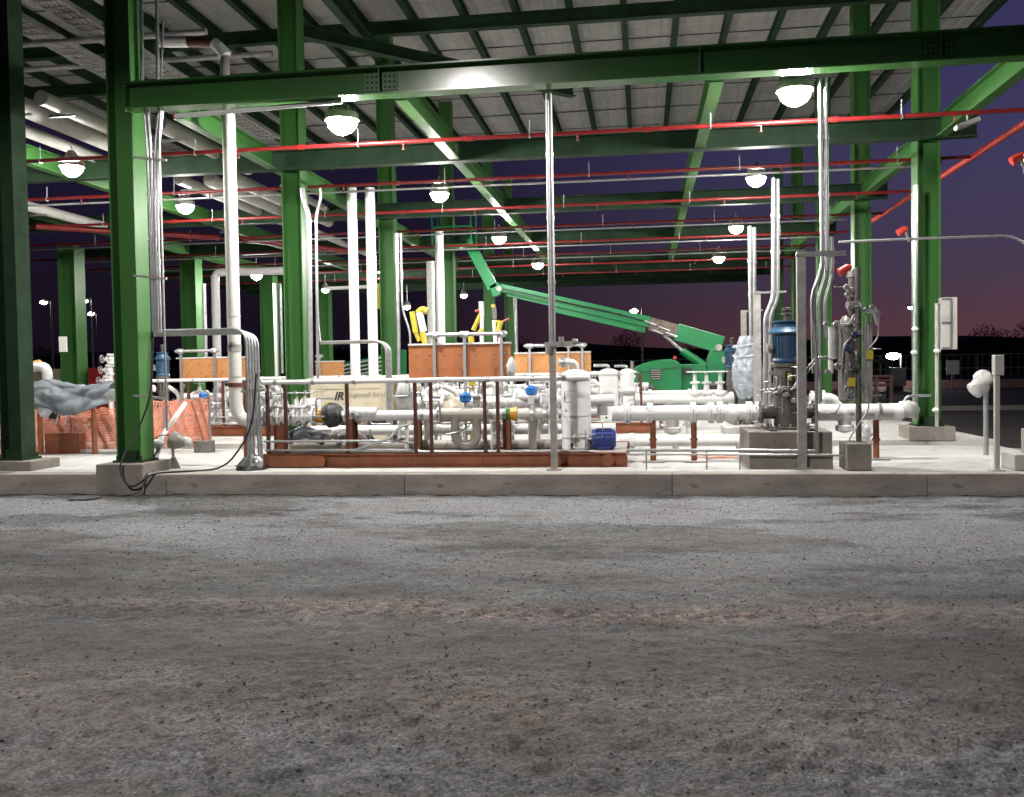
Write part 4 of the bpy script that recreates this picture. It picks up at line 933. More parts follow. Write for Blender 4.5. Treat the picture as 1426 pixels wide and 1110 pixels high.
for px in (870, 940, 1030): q = P(px, 613, 15.1); k.box((q.x - .05, 15.0, ZS), (q.x + .05, 15.2, q.z - .06))
k.build('saddle', 'galv_dull', bpy.data.objects['flanged_pipe.002'])
run('white flanged run far back behind the green lift chassis', 24.0, 548, 880, 1000, 9, (905, 960), (), .35)
k = MB()
for px in (905, 960): q = P(px, 548, 24); k.box((q.x - .05, 23.95, .35), (q.x + .05, 24.05, q.z - .06))
k.build('saddle', 'galv_dull', bpy.data.objects['flanged_pipe.003'])
t3, X3, z3, r3 = run('thick white run from the big pump to its bagged end by the last column', 13.6, 574, 1128, 1256, 22.5, (1131,), (1220,), ZS)
MB().cyl((X3(1223) - .01, 13.6, z3), (X3(1223) + .03, 13.6, z3), r3 + .012, n=24).build('clamp', 'galv', t3)
MB().lathe((X3(1176), 13.6, z3 - r3 * .5), (X3(1176), 13.6, z3 - r3 - .17), [(0, .10), (.5, .09), (.55, .13), (.85, .13), (1, .03)], 16).build('bagged_drain', 'white_wrap', t3)
c = V(X3(1263), 13.6, z3 + .03); m = MB().sph(c, 1, 16, 10, (.16, .13, .12), zmin=-.98); rr = random.Random(5)
for i, v in enumerate(m.v): m.v[i] = c + (v - c) * rr.uniform(.84, 1.14)
o = m.build('plastic_bag', 'plastic_film'); tag(o, 'clear plastic bag tied over the capped end of the thick white run', 'plastic bag')
MB().tube([P(1256, 566, 13.6), P(1262, 553, 13.6), P(1270, 551, 13.6), P(1296, 551, 13.6)], .018, 8, .05).build('lever', 'galv', t3)
m = MB().tube([P(1128, 556, 13.9), P(1150, 555, 13.9), P(1160, 557, 13.9), P(1166, 566, 13.9)], .085, 16, .08).build('elbow', 'white_paint', t3)
k = MB(); flange(k, P(1131, 556, 13.9), (1, 0, 0), .12); flange(k, P(1146, 555, 13.9), (1, 0, 0), .12); k.build('flange', 'white_paint', t3)

# ------------------------------------------------------------------ pumps
def pump(px, Y, tops, label, motor_w, body_w, zs, motor='blue_motor', bag=False):
    """tops: photo rows of motor top, motor bottom, body bottom"""
    c = P(px, tops[1], Y); z0 = P(px, tops[0], Y).z; z1 = c.z; z2 = P(px, tops[2], Y).z; R = motor_w * pxm(Y) / 2; B = body_w * pxm(Y) / 2; h = z0 - z1
    t = thing('vertical_pump', label, 'pump', (c.x, Y, z2), 'vertical inline pumps')
    A = V(c.x, Y, z1)
    if bag:
        hh = z0 - z1; cc = A + V(0, 0, hh / 2); m = MB().lathe(A + V(0, 0, -.25), A + V(0, 0, hh), [(u / 24, float(np.interp(u / 24, [0, .12, .3, .5, .68, .85, 1], [B * .6, B * 1.1, R * 1.08, R * 1.15, R * .95, R * .8, R * .55])) ) for u in range(25)], 40); rr = random.Random(8)
        for i in range(len(m.v)):
            v = m.v[i]; d = V(v.x - c.x, v.y - Y, 0); s = .035 * (math.sin(v.z * 31 + math.atan2(d.y, d.x) * 7) + math.sin(v.z * 13 - math.atan2(d.y, d.x) * 9)) + rr.uniform(-.02, .02); m.v[i] = v + d * s
        m.build('plastic_wrap', mat('film_blue', (.36, .41, .46), .22, var=.2, scale=11, bump=.9, bscale=13), t)
        k = MB()
        for i in range(5): z = z1 + h * (.1 + .18 * i); k.tube([V(c.x + R * 1.05 * math.cos(a * .5), Y + R * 1.05 * math.sin(a * .5), z + .03 * math.sin(a + i)) for a in range(14)], .007, 5)
        k.build('tie_cord', 'white_wrap', t)
    else:
        m = MB().lathe(A, A + V(0, 0, h), [(0, R * .92), (.04, R * 1.0), (.07, R * .9), (.12, R * .84), (.66, R * .86), (.68, R * 1.14), (.72, R * 1.16), (.78, R * .98), (.86, R * .84), (.94, R * .66), (.95, R * .9), (.985, R * .9), (1, R * .3)], 28)
        for k in range(24): a = k * PI / 12; d = V(math.cos(a), math.sin(a), 0); m.bar(A + d * R * .88 + V(0, 0, h * .14), A + d * R * .88 + V(0, 0, h * .64), .012, R * .12, up=d)
        m.build('motor', motor, t)
        MB().lathe(A + V(0, 0, h), A + V(0, 0, h * 1.30), [(0, R * .18), (.4, R * .18), (.42, R * .34), (.55, R * .34), (.6, R * .2), (.75, R * .3), (.95, R * .3), (1, R * .1)], 12).build('top_fitting', 'grey_pump', t)
        MB().cb(A + V(-R * 1.1, -R * .2, h * .36), (R * .4, R * .5, h * .24)).build('terminal_box', 'galv_dull', t, bevel=.006)
    H = z1 - z2
    body = MB().lathe(V(c.x, Y, z2), V(c.x, Y, z1), [(0, B * 1.7), (.035, B * 1.7), (.04, B * 1.0), (.30, B * .95), (.52, B * .97), (.55, B * 1.06), (.93, B * .98), (.95, B * 1.22), (1, B * 1.22)], 26).build('pump_body', 'grey_pump', t)
    k = MB()
    for i in range(12): a = i * PI / 6; k.cyl((c.x + math.cos(a) * B * 1.52, Y + math.sin(a) * B * 1.52, z2 + H * .03), (c.x + math.cos(a) * B * 1.52, Y + math.sin(a) * B * 1.52, z2 + H * .09), .014, n=6)
    k.build('bolt', 'galv', body, kind='stuff')
    MB().box((c.x - B * .30, Y - B * 1.02, z2 + H * .58), (c.x + B * .40, Y - B * .85, z2 + H * .88)).build('window', 'dark_metal', body)
    MB().cyl((c.x + B * .02, Y - B * .9, z2 + H * .5), (c.x + B * .02, Y - B * .9, z2 + H * .92), .018, n=8).build('shaft', 'grey_steel', body)
    k = MB().cyl((c.x - B * 1.9, Y, z2 + H * .26), (c.x + B * 1.9, Y, z2 + H * .26), B * .52, n=18)
    flange(k, (c.x - B * 1.9, Y, z2 + H * .26), (1, 0, 0), B * .85); flange(k, (c.x + B * 1.9, Y, z2 + H * .26), (1, 0, 0), B * .85); k.build('nozzle', 'grey_pump', body)
    return t, A, R, B, h, H, z2
p1, A, R, B, h, H, zb = pump(1096, 13.1, (446, 506, 597), 'nearest grey bodied pump with big ribbed dark blue motor on the concrete plinth', 42, 36, ZS)
rd = random.Random(4)
for i in range(9): tubing(p1, A + V(rd.uniform(-R, R), -B * 1.1, -rd.uniform(.15, .75)), rd, 5, .13, .008, 'galv', (A.x - .45, A.x + .35, 12.72, 12.98, zb + .1, A.z + .1))
for (dx, dz) in ((-.22, -.02), (-.25, -.12), (-.12, -.35), (.05, -.5), (-.05, -.42), (-.26, .22)): gauge(p1, A + V(dx, -B * 1.15, dz), .032, 'galv')
MB().cb(A + V(.0, -B * 1.06, -.18), (.05, .012, .10)).build('yellow_tag', 'yellow', p1)
MB().box((P(1042, 650, 12.62).x, 12.55, ZS), (P(1158, 650, 12.62).x, 13.75, zb - .002)).build('plinth', 'concrete_grey', p1, bevel=.014)
m = MB().box((P(1042, 640, 12.5).x, 12.40, ZS), (P(1158, 640, 12.5).x, 12.547, P(1096, 632, 12.5).z)).build('plinth_step', 'concrete_grey', p1, bevel=.01)
for dx in (-.25, .25): MB().box((A.x + dx - .05, 12.6, zb - .001), (A.x + dx + .05, 13.6, zb + .02)).build('base_rail', 'dark_metal', p1)
p2, A2, R2, B2, h2, H2, zb2 = pump(1041, 17.6, (468, 545, 592), 'second pump, its motor bagged in wrinkled clear blue plastic', 36, 24, .35, bag=True)
MB().box((A2.x - .45, 17.1, .35), (A2.x + .45, 18.1, zb2 - .002)).build('plinth', 'concrete', p2, bevel=.014)
MB().box((P(1008, 600, 16.6).x, 16.3, .35), (P(1062, 600, 16.6).x, 17.09, P(1030, 594, 16.6).z)).build('plinth_step', 'concrete', p2, bevel=.012)
p3, A3, R3, B3, h3, H3, zb3 = pump(1020, 22.6, (480, 512, 566), 'farthest pump, small blue motor seen past the green lift', 22, 16, .35)
MB().box((A3.x - .4, 22.1, .35), (A3.x + .4, 23.1, zb3 - .002)).build('plinth', 'concrete', p3, bevel=.014)
p4, A4, R4, B4, h4, H4, zb4 = pump(227, 20.0, (490, 524, 575), 'blue motor pump seen beside the near conduits at the far side of the second skid', 20, 16, .35)
MB().box((A4.x - .4, 19.5, .35), (A4.x + .4, 20.5, zb4 - .002)).build('plinth', 'concrete', p4, bevel=.014)

# rails of conduit in front of the plinth
for (py, yy, l, e) in ((627, 12.42, 'upper silver conduit running low before the pump plinth', 1146), (633, 12.36, 'lower silver conduit running low before the pump plinth', 1168)):
    yy2 = 12.33 + (633 - py) * .005
    pts = [P(872, py, yy2), P(1040, py, yy2), P(e - 12, py + 1, yy2)]
    if e == 1146: pts += [P(1137, py + 1, yy2), P(1137, 500, yy2), P(1133, 450, yy2)]
    else: pts += [P(1178, py + 2, yy2)]
    c = cond('conduit', l, 'conduit', pts, .02 if e == 1146 else .013, 'galv', .05, 'low conduits before the plinth')
    if e == 1146:
        k = MB()
        for px in (900, 984, 1030): q = P(px, py, yy2); k.bar((q.x, yy2, ZS), (q.x, yy2, q.z), .02, .02)
        k.build('stand', 'galv_dull', c)

# square posts and conduit risers on the right
def sq(px, py0, py1, Y, w, label, z0=None, arms=()):
    a = P(px, py0, Y); x = P(px, (py0 + py1) / 2, Y).x; z1 = z0 if z0 is not None else P(px, py1, Y).z; s = w * pxm(Y)
    t = thing('strut_post', label, 'post', (x, Y, z1), 'square steel posts by the pumps')
    MB().bar((x, Y, z1), (x, Y, a.z), s, s).build('post', 'galv_dull', t); MB().cb((x, Y, z1 + .008), (s * 2.1, s * 1.6, .016)).build('foot_plate', 'galv_dull', t)
    for (ax, ay, bx) in arms: MB().bar(P(ax, ay, Y - .05), P(bx, ay - 2, Y - .05), .03, .03).build('strut_arm', 'galv', t)
    return t
sq(1116, 350, 655, 12.34, 11, 'nearest tall square post before the big pump', ZS, ((1108, 356, 1178), ))
sq(1054.5, 406, 560, 15.0, 9, 'square post left of the big pump with a short arm', ZS, ((1050, 408, 1095),))
sq(1036, 432, 560, 18.2, 7, 'shortest square post at the bagged pump', .35, ((1034, 434, 1062),))
CG5 = 'conduit risers at the pumps'
def multi(label, paths, Y, r, bend=.12, m='galv'):
    t = thing('conduit_riser', label, 'conduit', P(*paths[0][-1], Y), CG5)
    for i, p in enumerate(paths):
        o = MB().tube([P(x, y, Y + i * .012) for x, y in p], r, 10, bend).build('conduit', m, t)
        k = MB(); q = P(*p[0], Y + i * .012); w = P(*p[1], Y + i * .012)
        for f in (.3, .6): u = q.lerp(w, f); k.cyl(u, u - V(0, 0, .05), r * 1.3, n=10)
        k.build('coupling', m, o)
    return t
multi('tallest conduit riser bank reaching the brightest floodlight', [[(1142, 108), (1145, 372), (1131, 410), (1133, 520)], [(1150, 108), (1152, 376), (1140, 415), (1142, 560)], [(1158, 330), (1159, 384), (1149, 420), (1150, 470)]], 12.7, .028)
MB().bar(P(1122, 352, 12.6), P(1178, 350, 12.6), .03, .03).build('strut', 'galv', bpy.data.objects['conduit_riser'])
multi('conduit riser pair with a jog, just left of the big blue motor', [[(1077, 248), (1077, 415), (1066, 440), (1065, 590)], [(1083, 250), (1083, 415), (1072, 440), (1071, 590)]], 15.4, .036)
multi('straight conduit riser pair behind the square post at the bagged pump', [[(1044, 315), (1046, 470), (1046, 500)], [(1050, 317), (1051, 470), (1051, 500)]], 19.0, .042)
cond('conduit', 'thin bare conduit reaching across the sky past the last column and bending down', 'conduit', [P(1168, 337, 13.4), P(1260, 333, 13.4), P(1405, 328, 13.4), P(1424, 336, 13.4), P(1440, 350, 13.4)], .017, 'galv', .12)

# ------------------------------------------------------------------ instrument stand on the small plinth
Yq = 12.45; q = lambda x, y, d=0: P(x, y, Yq + d)
xq = q(1196, 640).x
t = thing('instrument_stand', 'dark instrument stand with grey chamber and yellow tags on a small concrete block', 'instrument', (xq, 12.3, ZS))
zt = P(1196, 618, 12.1).z
MB().box((P(1179, 640, 12.15).x, 12.14, ZS + .003), (P(1214, 640, 12.15).x, 12.62, zt)).build('block', 'concrete_grey', t, bevel=.014)
MB().cyl((xq, Yq, zt), (xq, Yq, q(1196, 372).z), .035, n=14).build('mast', 'grey_pump', t)
ch = MB().lathe(q(1179, 562, .12), q(1179, 440, .12), [(0, .05), (.04, .10), (.3, .105), (.9, .105), (.96, .08), (1, .04)], 18).build('chamber', 'grey_steel', t)
MB().lathe(q(1188, 440, .1), q(1186, 378, .1), [(0, .05), (.1, .06), (.2, .09), (.3, .09), (.33, .05), (.5, .05), (.52, .08), (.62, .08), (.65, .045), (.85, .045), (.87, .07), (1, .05)], 14).build('valve_stack', 'grey_steel', t)
for (a, b_, w, mm) in (((1157, 455), (1157, 520), .035, 'white_paint'), ((1162, 455), (1162, 500), .05, 'galv_dull'), ((1208, 452), (1208, 560), .06, 'galv_dull')):
    MB().cyl(q(*a, .02), q(*b_, .02), w, n=12).build('column_gauge', mm, t)
for (x, y, mm) in ((1150, 452, 'galv'), (1163, 452, 'galv'), (1190, 465, 'blue_dark'), (1196, 463, 'galv'), (1180, 484, 'blue_dark'), (1178, 400, 'galv'), (1180, 410, 'galv'), (1152, 518, 'galv'), (1190, 515, 'dark_metal'), (1183, 428, 'galv'), (1214, 428, 'galv'), (1205, 432, 'galv'), (1222, 436, 'galv')):
    gauge(t, q(x, y, -.03), .032, 'galv_dull', head=mm)
for pts in (((1157, 452), (1180, 452), (1196, 448)), ((1218, 428), (1224, 440), (1223, 470), (1210, 485)), ((1195, 420), (1200, 430), (1215, 430)), ((1160, 500), (1140, 498), (1108, 540), (1101, 543)), ((1152, 497), (1136, 497), (1102, 543)), ((1210, 566), (1208, 572), (1182, 612), (1180, 655)), ((1170, 563), (1165, 575), (1145, 577), (1138, 573)), ((1206, 440), (1206, 520), (1210, 566)), ((1185, 470), (1175, 480), (1172, 520)), ((1195, 440), (1190, 436), (1183, 450))):
    MB().tube([q(a, b_, -.04) for a, b_ in pts], .011, 7, .06).build('tubing', 'galv', t)
for (x, y) in ((1211, 494), (1186, 532)): MB().cb(q(x, y, -.08), (.085, .014, .11)).build('yellow_tag', 'yellow', t)
MB().cb(q(1212, 433, -.02), (.12, .08, .05)).build('bracket_head', 'aluminium', t); MB().bar(q(1216, 432, -.03), q(1222, 452, -.03), .05, .03).build('bracket_arm', 'aluminium', t)
rd = random.Random(12)
for i in range(12): tubing(t, q(rd.uniform(1150, 1215), rd.uniform(400, 560), -.02), rd, 4, .12, .007, 'galv', (xq - .45, xq + .3, 12.3, 12.6, 1.2, 2.6))
for i in range(6): valve(t, q(rd.uniform(1165, 1205), rd.uniform(480, 570), .08), (1, 0, 0), .022, .1, (0, -1, 0), 'galv_dull')
# red horns / detectors
for (x, y, Y, l) in ((1259, 321, 15.9, 'red beacon horn on the last green column before the dusk sky'), (1179, 375, 12.6, 'red beacon horn above the instrument stand'), (1420, 220, 12.6, 'red beacon horn at the very edge of the view in the sky')):
    c = P(x, y, Y); o = MB().lathe(c - V(.10, 0, .045), c + V(.05, 0, .045), [(0, .055), (.1, .06), (.8, .05), (1, .03)], 14).build('beacon_horn', 'red_bright'); tag(o, l, 'beacon', 'red beacon horns')
    MB().tube([c + V(.02, 0, .0), c + V(.06, 0, -.13), c + V(.10, .1, -.16)], .022, 8).build('bracket', 'galv', o); 
MB().cyl(P(1188, 375, 12.6), V(P(1188, 375, 12.6).x, 12.5, 1.9), .016, n=8).build('stem', 'galv', t)
MB().tube([P(1422, 228, 12.7), P(1436, 240, 12.7), P(1460, 240, 12.7), V(P(1460, 240, 12.7).x, 12.7, ZB)], .016, 8).build('bracket', 'galv', bpy.data.objects['beacon_horn.002'])

# ------------------------------------------------------------------ right side small things
c = G(1388, 656, ZS); zt = P(1389, 520, c.y).z
t = thing('guard_post', 'cream square post with box head, standing at the kerb end', 'post', c)
MB().bar((c.x, c.y, ZS), (c.x, c.y, zt), .055, .055).build('post', 'sign_white', t); MB().cb((c.x + .015, c.y, zt + .10), (.11, .11, .25)).build('box_head', 'sign_white', t, bevel=.01); MB().cb((c.x, c.y, ZS + .01), (.16, .14, .02)).build('foot_plate', 'sign_white', t)
c2 = V(P(1373, 600, 14.2).x, 14.2, ZS); zt2 = P(1370, 545, 14.2).z
t = thing('bagged_instrument', 'instrument on a slim grey pole wrapped in crumpled white plastic', 'instrument', c2)
MB().cyl(c2, V(c2.x, c2.y, zt2), .035, n=12).build('pole', 'galv', t)
cc = P(1369, 533, 14.2); m = MB().sph(cc, 1, 22, 14, (.17, .15, .19), zmin=-.98); 
for i, v in enumerate(m.v):
    d = v - cc; a = math.atan2(d.y, d.x); s = 1.05 - .22 * abs(math.sin(a * 2.5 + d.z * 16)) - .12 * abs(math.sin(a * 4 - d.z * 23)) + rr.uniform(-.05, .05); m.v[i] = cc + V(d.x * s - (.06 if d.z < 0 else 0) * s, d.y * s, d.z * (1.15 if d.z < -.08 and d.x < .02 else 1))
m.build('plastic_wrap', 'plastic_film', t)
t = thing('electrical_panel', 'pale enclosure with open framed door fixed to the last green column', 'panel', P(1320, 487, 15.9))
Yp_ = 16.0; a = P(1309, 487, Yp_); b_ = P(1332, 414, Yp_)
MB().box((a.x, Yp_ - .04, a.z), (b_.x, Yp_ + .1, b_.z)).build('enclosure', 'sign_white', t, bevel=.006)
w = .03; m = MB(); m.box((a.x + .02, Yp_ - .058, b_.z - w * 1.3), (b_.x - .09, Yp_ - .042, b_.z - w * .3)); m.box((a.x + .02, Yp_ - .058, a.z + w * .3), (b_.x - .09, Yp_ - .042, a.z + w * 1.3)); m.box((a.x + .02, Yp_ - .058, (a.z + b_.z) / 2), (b_.x - .09, Yp_ - .042, (a.z + b_.z) / 2 + w)); m.box((b_.x - .11, Yp_ - .058, a.z + w * 1.32), (b_.x - .08, Yp_ - .042, b_.z - w * 1.32)); m.build('door_frame', 'fence_grey', t)
MB().cyl(V(a.x - .05, 16.0, .56), V(a.x - .05, 16.0, b_.z - .1), .03, n=10).build('conduit', 'sign_white', t)
m = MB(); m.box((a.x - .08, Yp_, a.z + .05), (a.x - .003, Yp_ + .05, a.z + .09)); m.box((a.x - .08, Yp_, b_.z - .12), (a.x - .003, Yp_ + .05, b_.z - .08)); m.build('bracket', 'galv', t)
t = thing('column_pull_box', 'white pull fittings clipped to the last green column', 'fitting', P(1276, 491, 15.95))
for (x, y) in ((1273, 491), (1305, 489), (1275, 571), (1303, 571), (1274, 458)): MB().lathe(P(x - 5, y, 15.9), P(x + 5, y, 15.9), [(0, .01), (.3, .04), (.7, .04), (1, .01)], 10).build('fitting', 'white_paint', t)
MB().cyl(P(1276, 258, 15.95), P(1274, 585, 15.95), .035, n=10).build('conduit', 'galv', t)
o = MB().box((P(1411, 650, 12.2).x, 12.16, ZS + .003), (P(1411, 650, 12.2).x + .4, 12.6, ZS + .20)).build('concrete_block', 'concrete', None, bevel=.012); tag(o, 'pale concrete block at the kerb end beside the cream post', 'concrete block')
o = MB().box((P(1411, 650, 12.2).x + .2, 12.3, ZS + .2), (P(1411, 650, 12.2).x + .5, 12.5, ZS + .5)).build('grey_box', 'galv_dull', None, bevel=.01); tag(o, 'grey steel box sitting on the end concrete block', 'box')
# unlit lights on the far beams
for (x, y, Y, l) in ((1347, 172, 14.5, 'unlit pale floodlight on the beam past the last column'), (1222, 182, 24, 'small unlit pale floodlight hanging before the bright roof corner'), (630, 213, 19.5, 'unlit strip light below the roof girder')):
    c = P(x, y, Y); o = MB().bar(c - V(.16, 0, .06), c + V(.16, 0, .05), .16, .07).build('unlit_light', 'aluminium', None, bevel=.01); tag(o, l, 'light fixture', 'unlit light fixtures'); MB().cyl(c + V(0, 0, .04), V(c.x, c.y, max(ZB, c.z + .15)), .012, n=8).build('hanger', 'galv', o)

# ------------------------------------------------------------------ green boom lift
Yl = 25.5; L = lambda x, y, d=0: P(x, y, Yl + d)
t = thing('boom_lift', 'green articulated boom lift parked behind the pipework, boom raised leftwards', 'boom lift', V(L(945, 550).x, Yl + 1, .35))
prof = [L(880, 550), L(880, 520), L(883, 513), L(890, 508), L(902, 504), L(918, 501), L(934, 500), L(944, 503), L(949, 510), L(950, 541), L(942, 550)]
hd = extr(prof, Yl - .1, Yl + .9).build('engine_hood', 'lift_green', t, bevel=.03)
a = L(906, 529); b_ = L(920, 514); MB().box((a.x, Yl - .13, a.z), (b_.x, Yl - .115, b_.z)).build('vent_grille', 'dark_metal', hd)
m = MB()
for k in range(5): z = a.z + (b_.z - a.z) * (k + .5) / 5; m.box((a.x + .01, Yl - .145, z - .01), (b_.x - .01, Yl - .132, z + .01))
m.build('louvre', 'galv_dull', hd)
m = MB(); a = L(884, 520); b_ = L(946, 511); m.bar(V(a.x, Yl - .112, a.z), V(b_.x, Yl - .112, b_.z), .012, .018); m.build('trim_line', 'dark_metal', hd)
extr([L(946, 543), L(946, 507), L(984, 507), L(986, 543)], Yl + .1, Yl + .8).build('frame_deck', 'lift_green', t, bevel=.02)
MB().box((L(948, 545).x, Yl + .0, L(948, 520).z), (L(964, 545).x, Yl + .09, L(948, 512).z)).build('recess', 'dark_metal', t)
extr([L(980, 545), L(986, 500), L(990, 487), L(1002, 483), L(1012, 492), L(1010, 520), L(1006, 545)], Yl + .15, Yl + .65).build('turret', 'lift_green', t, bevel=.03)
tu = bpy.data.objects['turret']
MB().cyl(L(940, 500, .3), L(940, 496, .3), .05, n=10).build('beacon', 'red_bright', t)
MB().cyl(V(L(880, 505).x, Yl + .3, L(872, 545).z), V(L(880, 505).x, Yl + .3, L(872, 503).z), .05, n=10).build('exhaust', 'grey_steel', t)
MB().sph(L(1009, 504, .14), .05, 8, 6).build('decal', 'yellow', t)
MB().box((L(880, 550).x, Yl - .1, L(880, 552).z), (L(1010, 550).x, Yl + 1.0, L(880, 546.5).z)).build('turntable', 'dark_metal', t)
MB().box((L(890, 550).x, Yl - .2, .6), (L(1000, 550).x, Yl + 1.5, .9)).build('chassis', 'lift_green', t, bevel=.03)
for x in (898, 992):
    for d in (-.45, 1.6):
        c = V(L(x, 560).x, Yl + d, .35 + .42); w = MB().lathe(c - V(0, .16, 0), c + V(0, .16, 0), [(0, .34), (.15, .41), (.5, .42), (.85, .41), (1, .34)], 24).build('wheel', 'black_rubber', t); MB().cyl(c - V(0, .17, 0), c + V(0, .10, 0), .2, n=16).build('rim', 'lift_green', w)
# main boom: outer, grime section, inner telescopes, paired lower rail
def rect_bar(p, q_, w, h, name, m, par, ext=0): return MB().bar(p, q_, w, h, ext=ext).build(name, m, par, bevel=.012)
bm1 = rect_bar(L(1003, 480, .4), L(944, 463, .4), .38, .46, 'main_boom', 'lift_green', t, .05)
MB().bar(L(944, 462, .38), L(905, 451, .38), .30, .36).build('worn_section', 'lift_dirty', bm1)
rect_bar(L(905, 449, .4), L(768, 418, .4), .26, .30, 'upper_boom', 'lift_green', t)
rect_bar(L(899, 459, .42), L(773, 430, .42), .18, .20, 'lower_boom', 'lift_green', t)
rect_bar(L(770, 417, .42), L(697, 401, .42), .2, .23, 'boom_extension', 'lift_green', t)
rect_bar(L(772, 425, .44), L(706, 410, .44), .1, .10, 'link_rod', 'lift_green', t)
m = MB().tube([L(896, 447, .2), L(860, 437, .2), L(800, 424, .2), L(730, 408, .2), L(700, 402, .2)], .02, 6); m.build('hose', 'black_rubber', t)
m = MB()
for (x, y) in ((906, 450), (925, 458), (915, 462), (935, 466)): m.cyl(L(x - 8, y - 3, .12), L(x + 8, y + 3, .12), .028, n=6)
m.build('hose_clamp', 'galv', bm1)
extr([L(678, 397), L(688, 391), L(698, 399), L(694, 409), L(684, 413)], Yl + .3, Yl + .55).build('elbow_knuckle', 'lift_green', t, bevel=.02)
rect_bar(L(687, 402, .42), L(657, 345, .42), .24, .30, 'jib', 'lift_green', t)
rect_bar(L(680, 398, .35), L(652, 350, .35), .05, .06, 'jib_rod', 'lift_green', t)
rect_bar(L(657, 346, .42), L(653, 332, .42), .14, .15, 'jib_head', 'lift_green', t)
m = MB().cyl(L(695, 402, .25), L(695, 402, .6), .07, n=12); m.cyl(L(1001, 484, .1), L(1001, 484, .75), .09, n=14); m.build('pivot_pin', 'galv_dull', t)
MB().cyl(L(988, 515, .4), L(950, 488, .4), .11, n=14).build('lift_cylinder', 'lift_green', t); MB().cyl(L(950, 488, .4), L(925, 466, .4), .055, n=12).build('cylinder_rod', 'galv', t)
# work basket behind the columns at the jib end
bx = L(650, 333, .4); m = MB()
for dz in (0, .5, 1.05):
    for (a, b_) in (((-.9, -.4), (.2, -.4)), ((.2, -.4), (.2, .4)), ((.2, .4), (-.9, .4)), ((-.9, .4), (-.9, -.4))): m.bar(bx + V(a[0], a[1], dz - .2), bx + V(b_[0], b_[1], dz - .2), .04, .04)
for a in ((-.9, -.4), (.2, -.4), (.2, .4), (-.9, .4)): m.bar(bx + V(a[0], a[1], -.2), bx + V(a[0], a[1], .85), .04, .04)
m.build('basket_rail', 'lift_green', t); MB().box(bx + V(-.9, -.4, -.26), bx + V(.2, .4, -.222)).build('basket_floor', 'lift_green', t)
o = MB().tube([L(520, 498, .6), L(545, 490, .6)], .11, 4).build('x', 'lift_green', t); bpy.data.objects.remove(o)
# a second green machine glimpsed behind the risers
t = thing('scissor_platform', 'green machine body glimpsed between the paired white risers and column', 'lift', V(P(512, 520, 27).x, 27, .35))
e2 = [P(462, 526, 26.2), P(466, 508, 26.2), P(520, 497, 26.2), P(552, 486, 26.2), P(552, 526, 26.2)]
extr(e2, 26.2, 27.4).build('body', 'lift_green', t, bevel=.02); MB().box((P(470, 530, 26.2).x, 26.3, .75), (P(548, 530, 26.2).x, 27.3, 1.25)).build('chassis', 'dark_metal', t)
m = MB()
for i in range(4): m.tube([P(470, 512 + i * 5, 26.1), P(548, 494 + i * 6, 26.1)], .03, 6)
m.build('handrail', 'galv', t)
for x in (480, 536): c = V(P(x, 540, 26.3).x, 26.2, .75); MB().cyl(c - V(0, .15, 0), c + V(0, .15, 0), .4, n=20).build('wheel', 'black_rubber', t)

# ------------------------------------------------------------------ orange safety netting and tarp on the left
def netting(p0, p1, zf0, zf1, nx, nz, label, sag=.05, seed=1, posts=3, solid=False):
    rr = random.Random(seed); p0 = Vector(p0); p1 = Vector(p1); g = []
    d = (p1 - p0).normalized(); nrm = V(-d.y, d.x, 0)
    for i in range(nx + 1):
        col = []
        for j in range(nz + 1):
            f = i / nx; z0 = zf0(f); z1 = zf1(f); h = j / nz
            q = p0.lerp(p1, f); q = V(q.x, q.y, z0 + (z1 - z0) * h) + nrm * (.07 * math.sin(f * 23 + h * 3) + .04 * math.sin(f * 51 + h * 7)) + V(0, 0, rr.uniform(-.004, .004) + .02 * math.sin(f * 31) * h)
            col.append(q)
        g.append(col)
    m = MB(); W = .016
    for i in range(nx + 1):
        w = W * 1.1
        for j in range(nz):
            a, b_ = g[i][j], g[i][j+1]; m.add([a - d * w/2, a + d * w/2, b_ + d * w/2, b_ - d * w/2], [(0, 1, 2, 3)])
    for j in range(nz + 1):
        w = W * (1.6 if j in (0, nz) else 1)
        for i in range(nx):
            a, b_ = g[i][j] + nrm * .002, g[i+1][j] + nrm * .002; u = V(0, 0, w / 2); m.add([a - u, b_ - u, b_ + u, a + u], [(0, 1, 2, 3)])
    t = thing('safety_netting', label, 'netting', p0, 'orange plastic safety netting')
    m.build('mesh', 'orange_net', t, kind=None)
    if solid: pass
    for k in range(posts):
        f = k / max(1, posts - 1); q = p0.lerp(p1, f); MB().cyl((q.x, q.y, zf0(f) - .02), (q.x, q.y, zf1(f) + .03), .02, n=8).build('stake', 'galv', t)
    return t
nl = P(-25, 600, 15.4); nr = P(292, 600, 15.4)
netting((nl.x, 15.35, 0), (P(160, 600, 15.4).x, 15.5, 0), lambda f: ZS, lambda f: .90 + .05 * math.sin(f * 7), 92, 14, 'orange netting fence run under the grey tarp, left of the near green column', posts=4)
netting((P(162, 600, 15.4).x, 15.5, 0), (nr.x, 15.42, 0), lambda f: .36 + .0 * f, lambda f: .95 + .28 * f ** 2, 66, 14, 'orange netting bunched right of the near green column', seed=4)
netting((P(40, 600, 16.6).x, 16.5, 0), (P(160, 600, 16.6).x, 16.7, 0), lambda f: .36, lambda f: .98, 60, 13, 'second layer of orange netting further back under the tarp', seed=6)
netting((P(212, 600, 16.4).x, 16.4, 0), (P(288, 600, 16.4).x, 16.5, 0), lambda f: .36, lambda f: 1.12, 44, 15, 'second layer of orange netting behind the leaning white tube', seed=8)
m = MB()
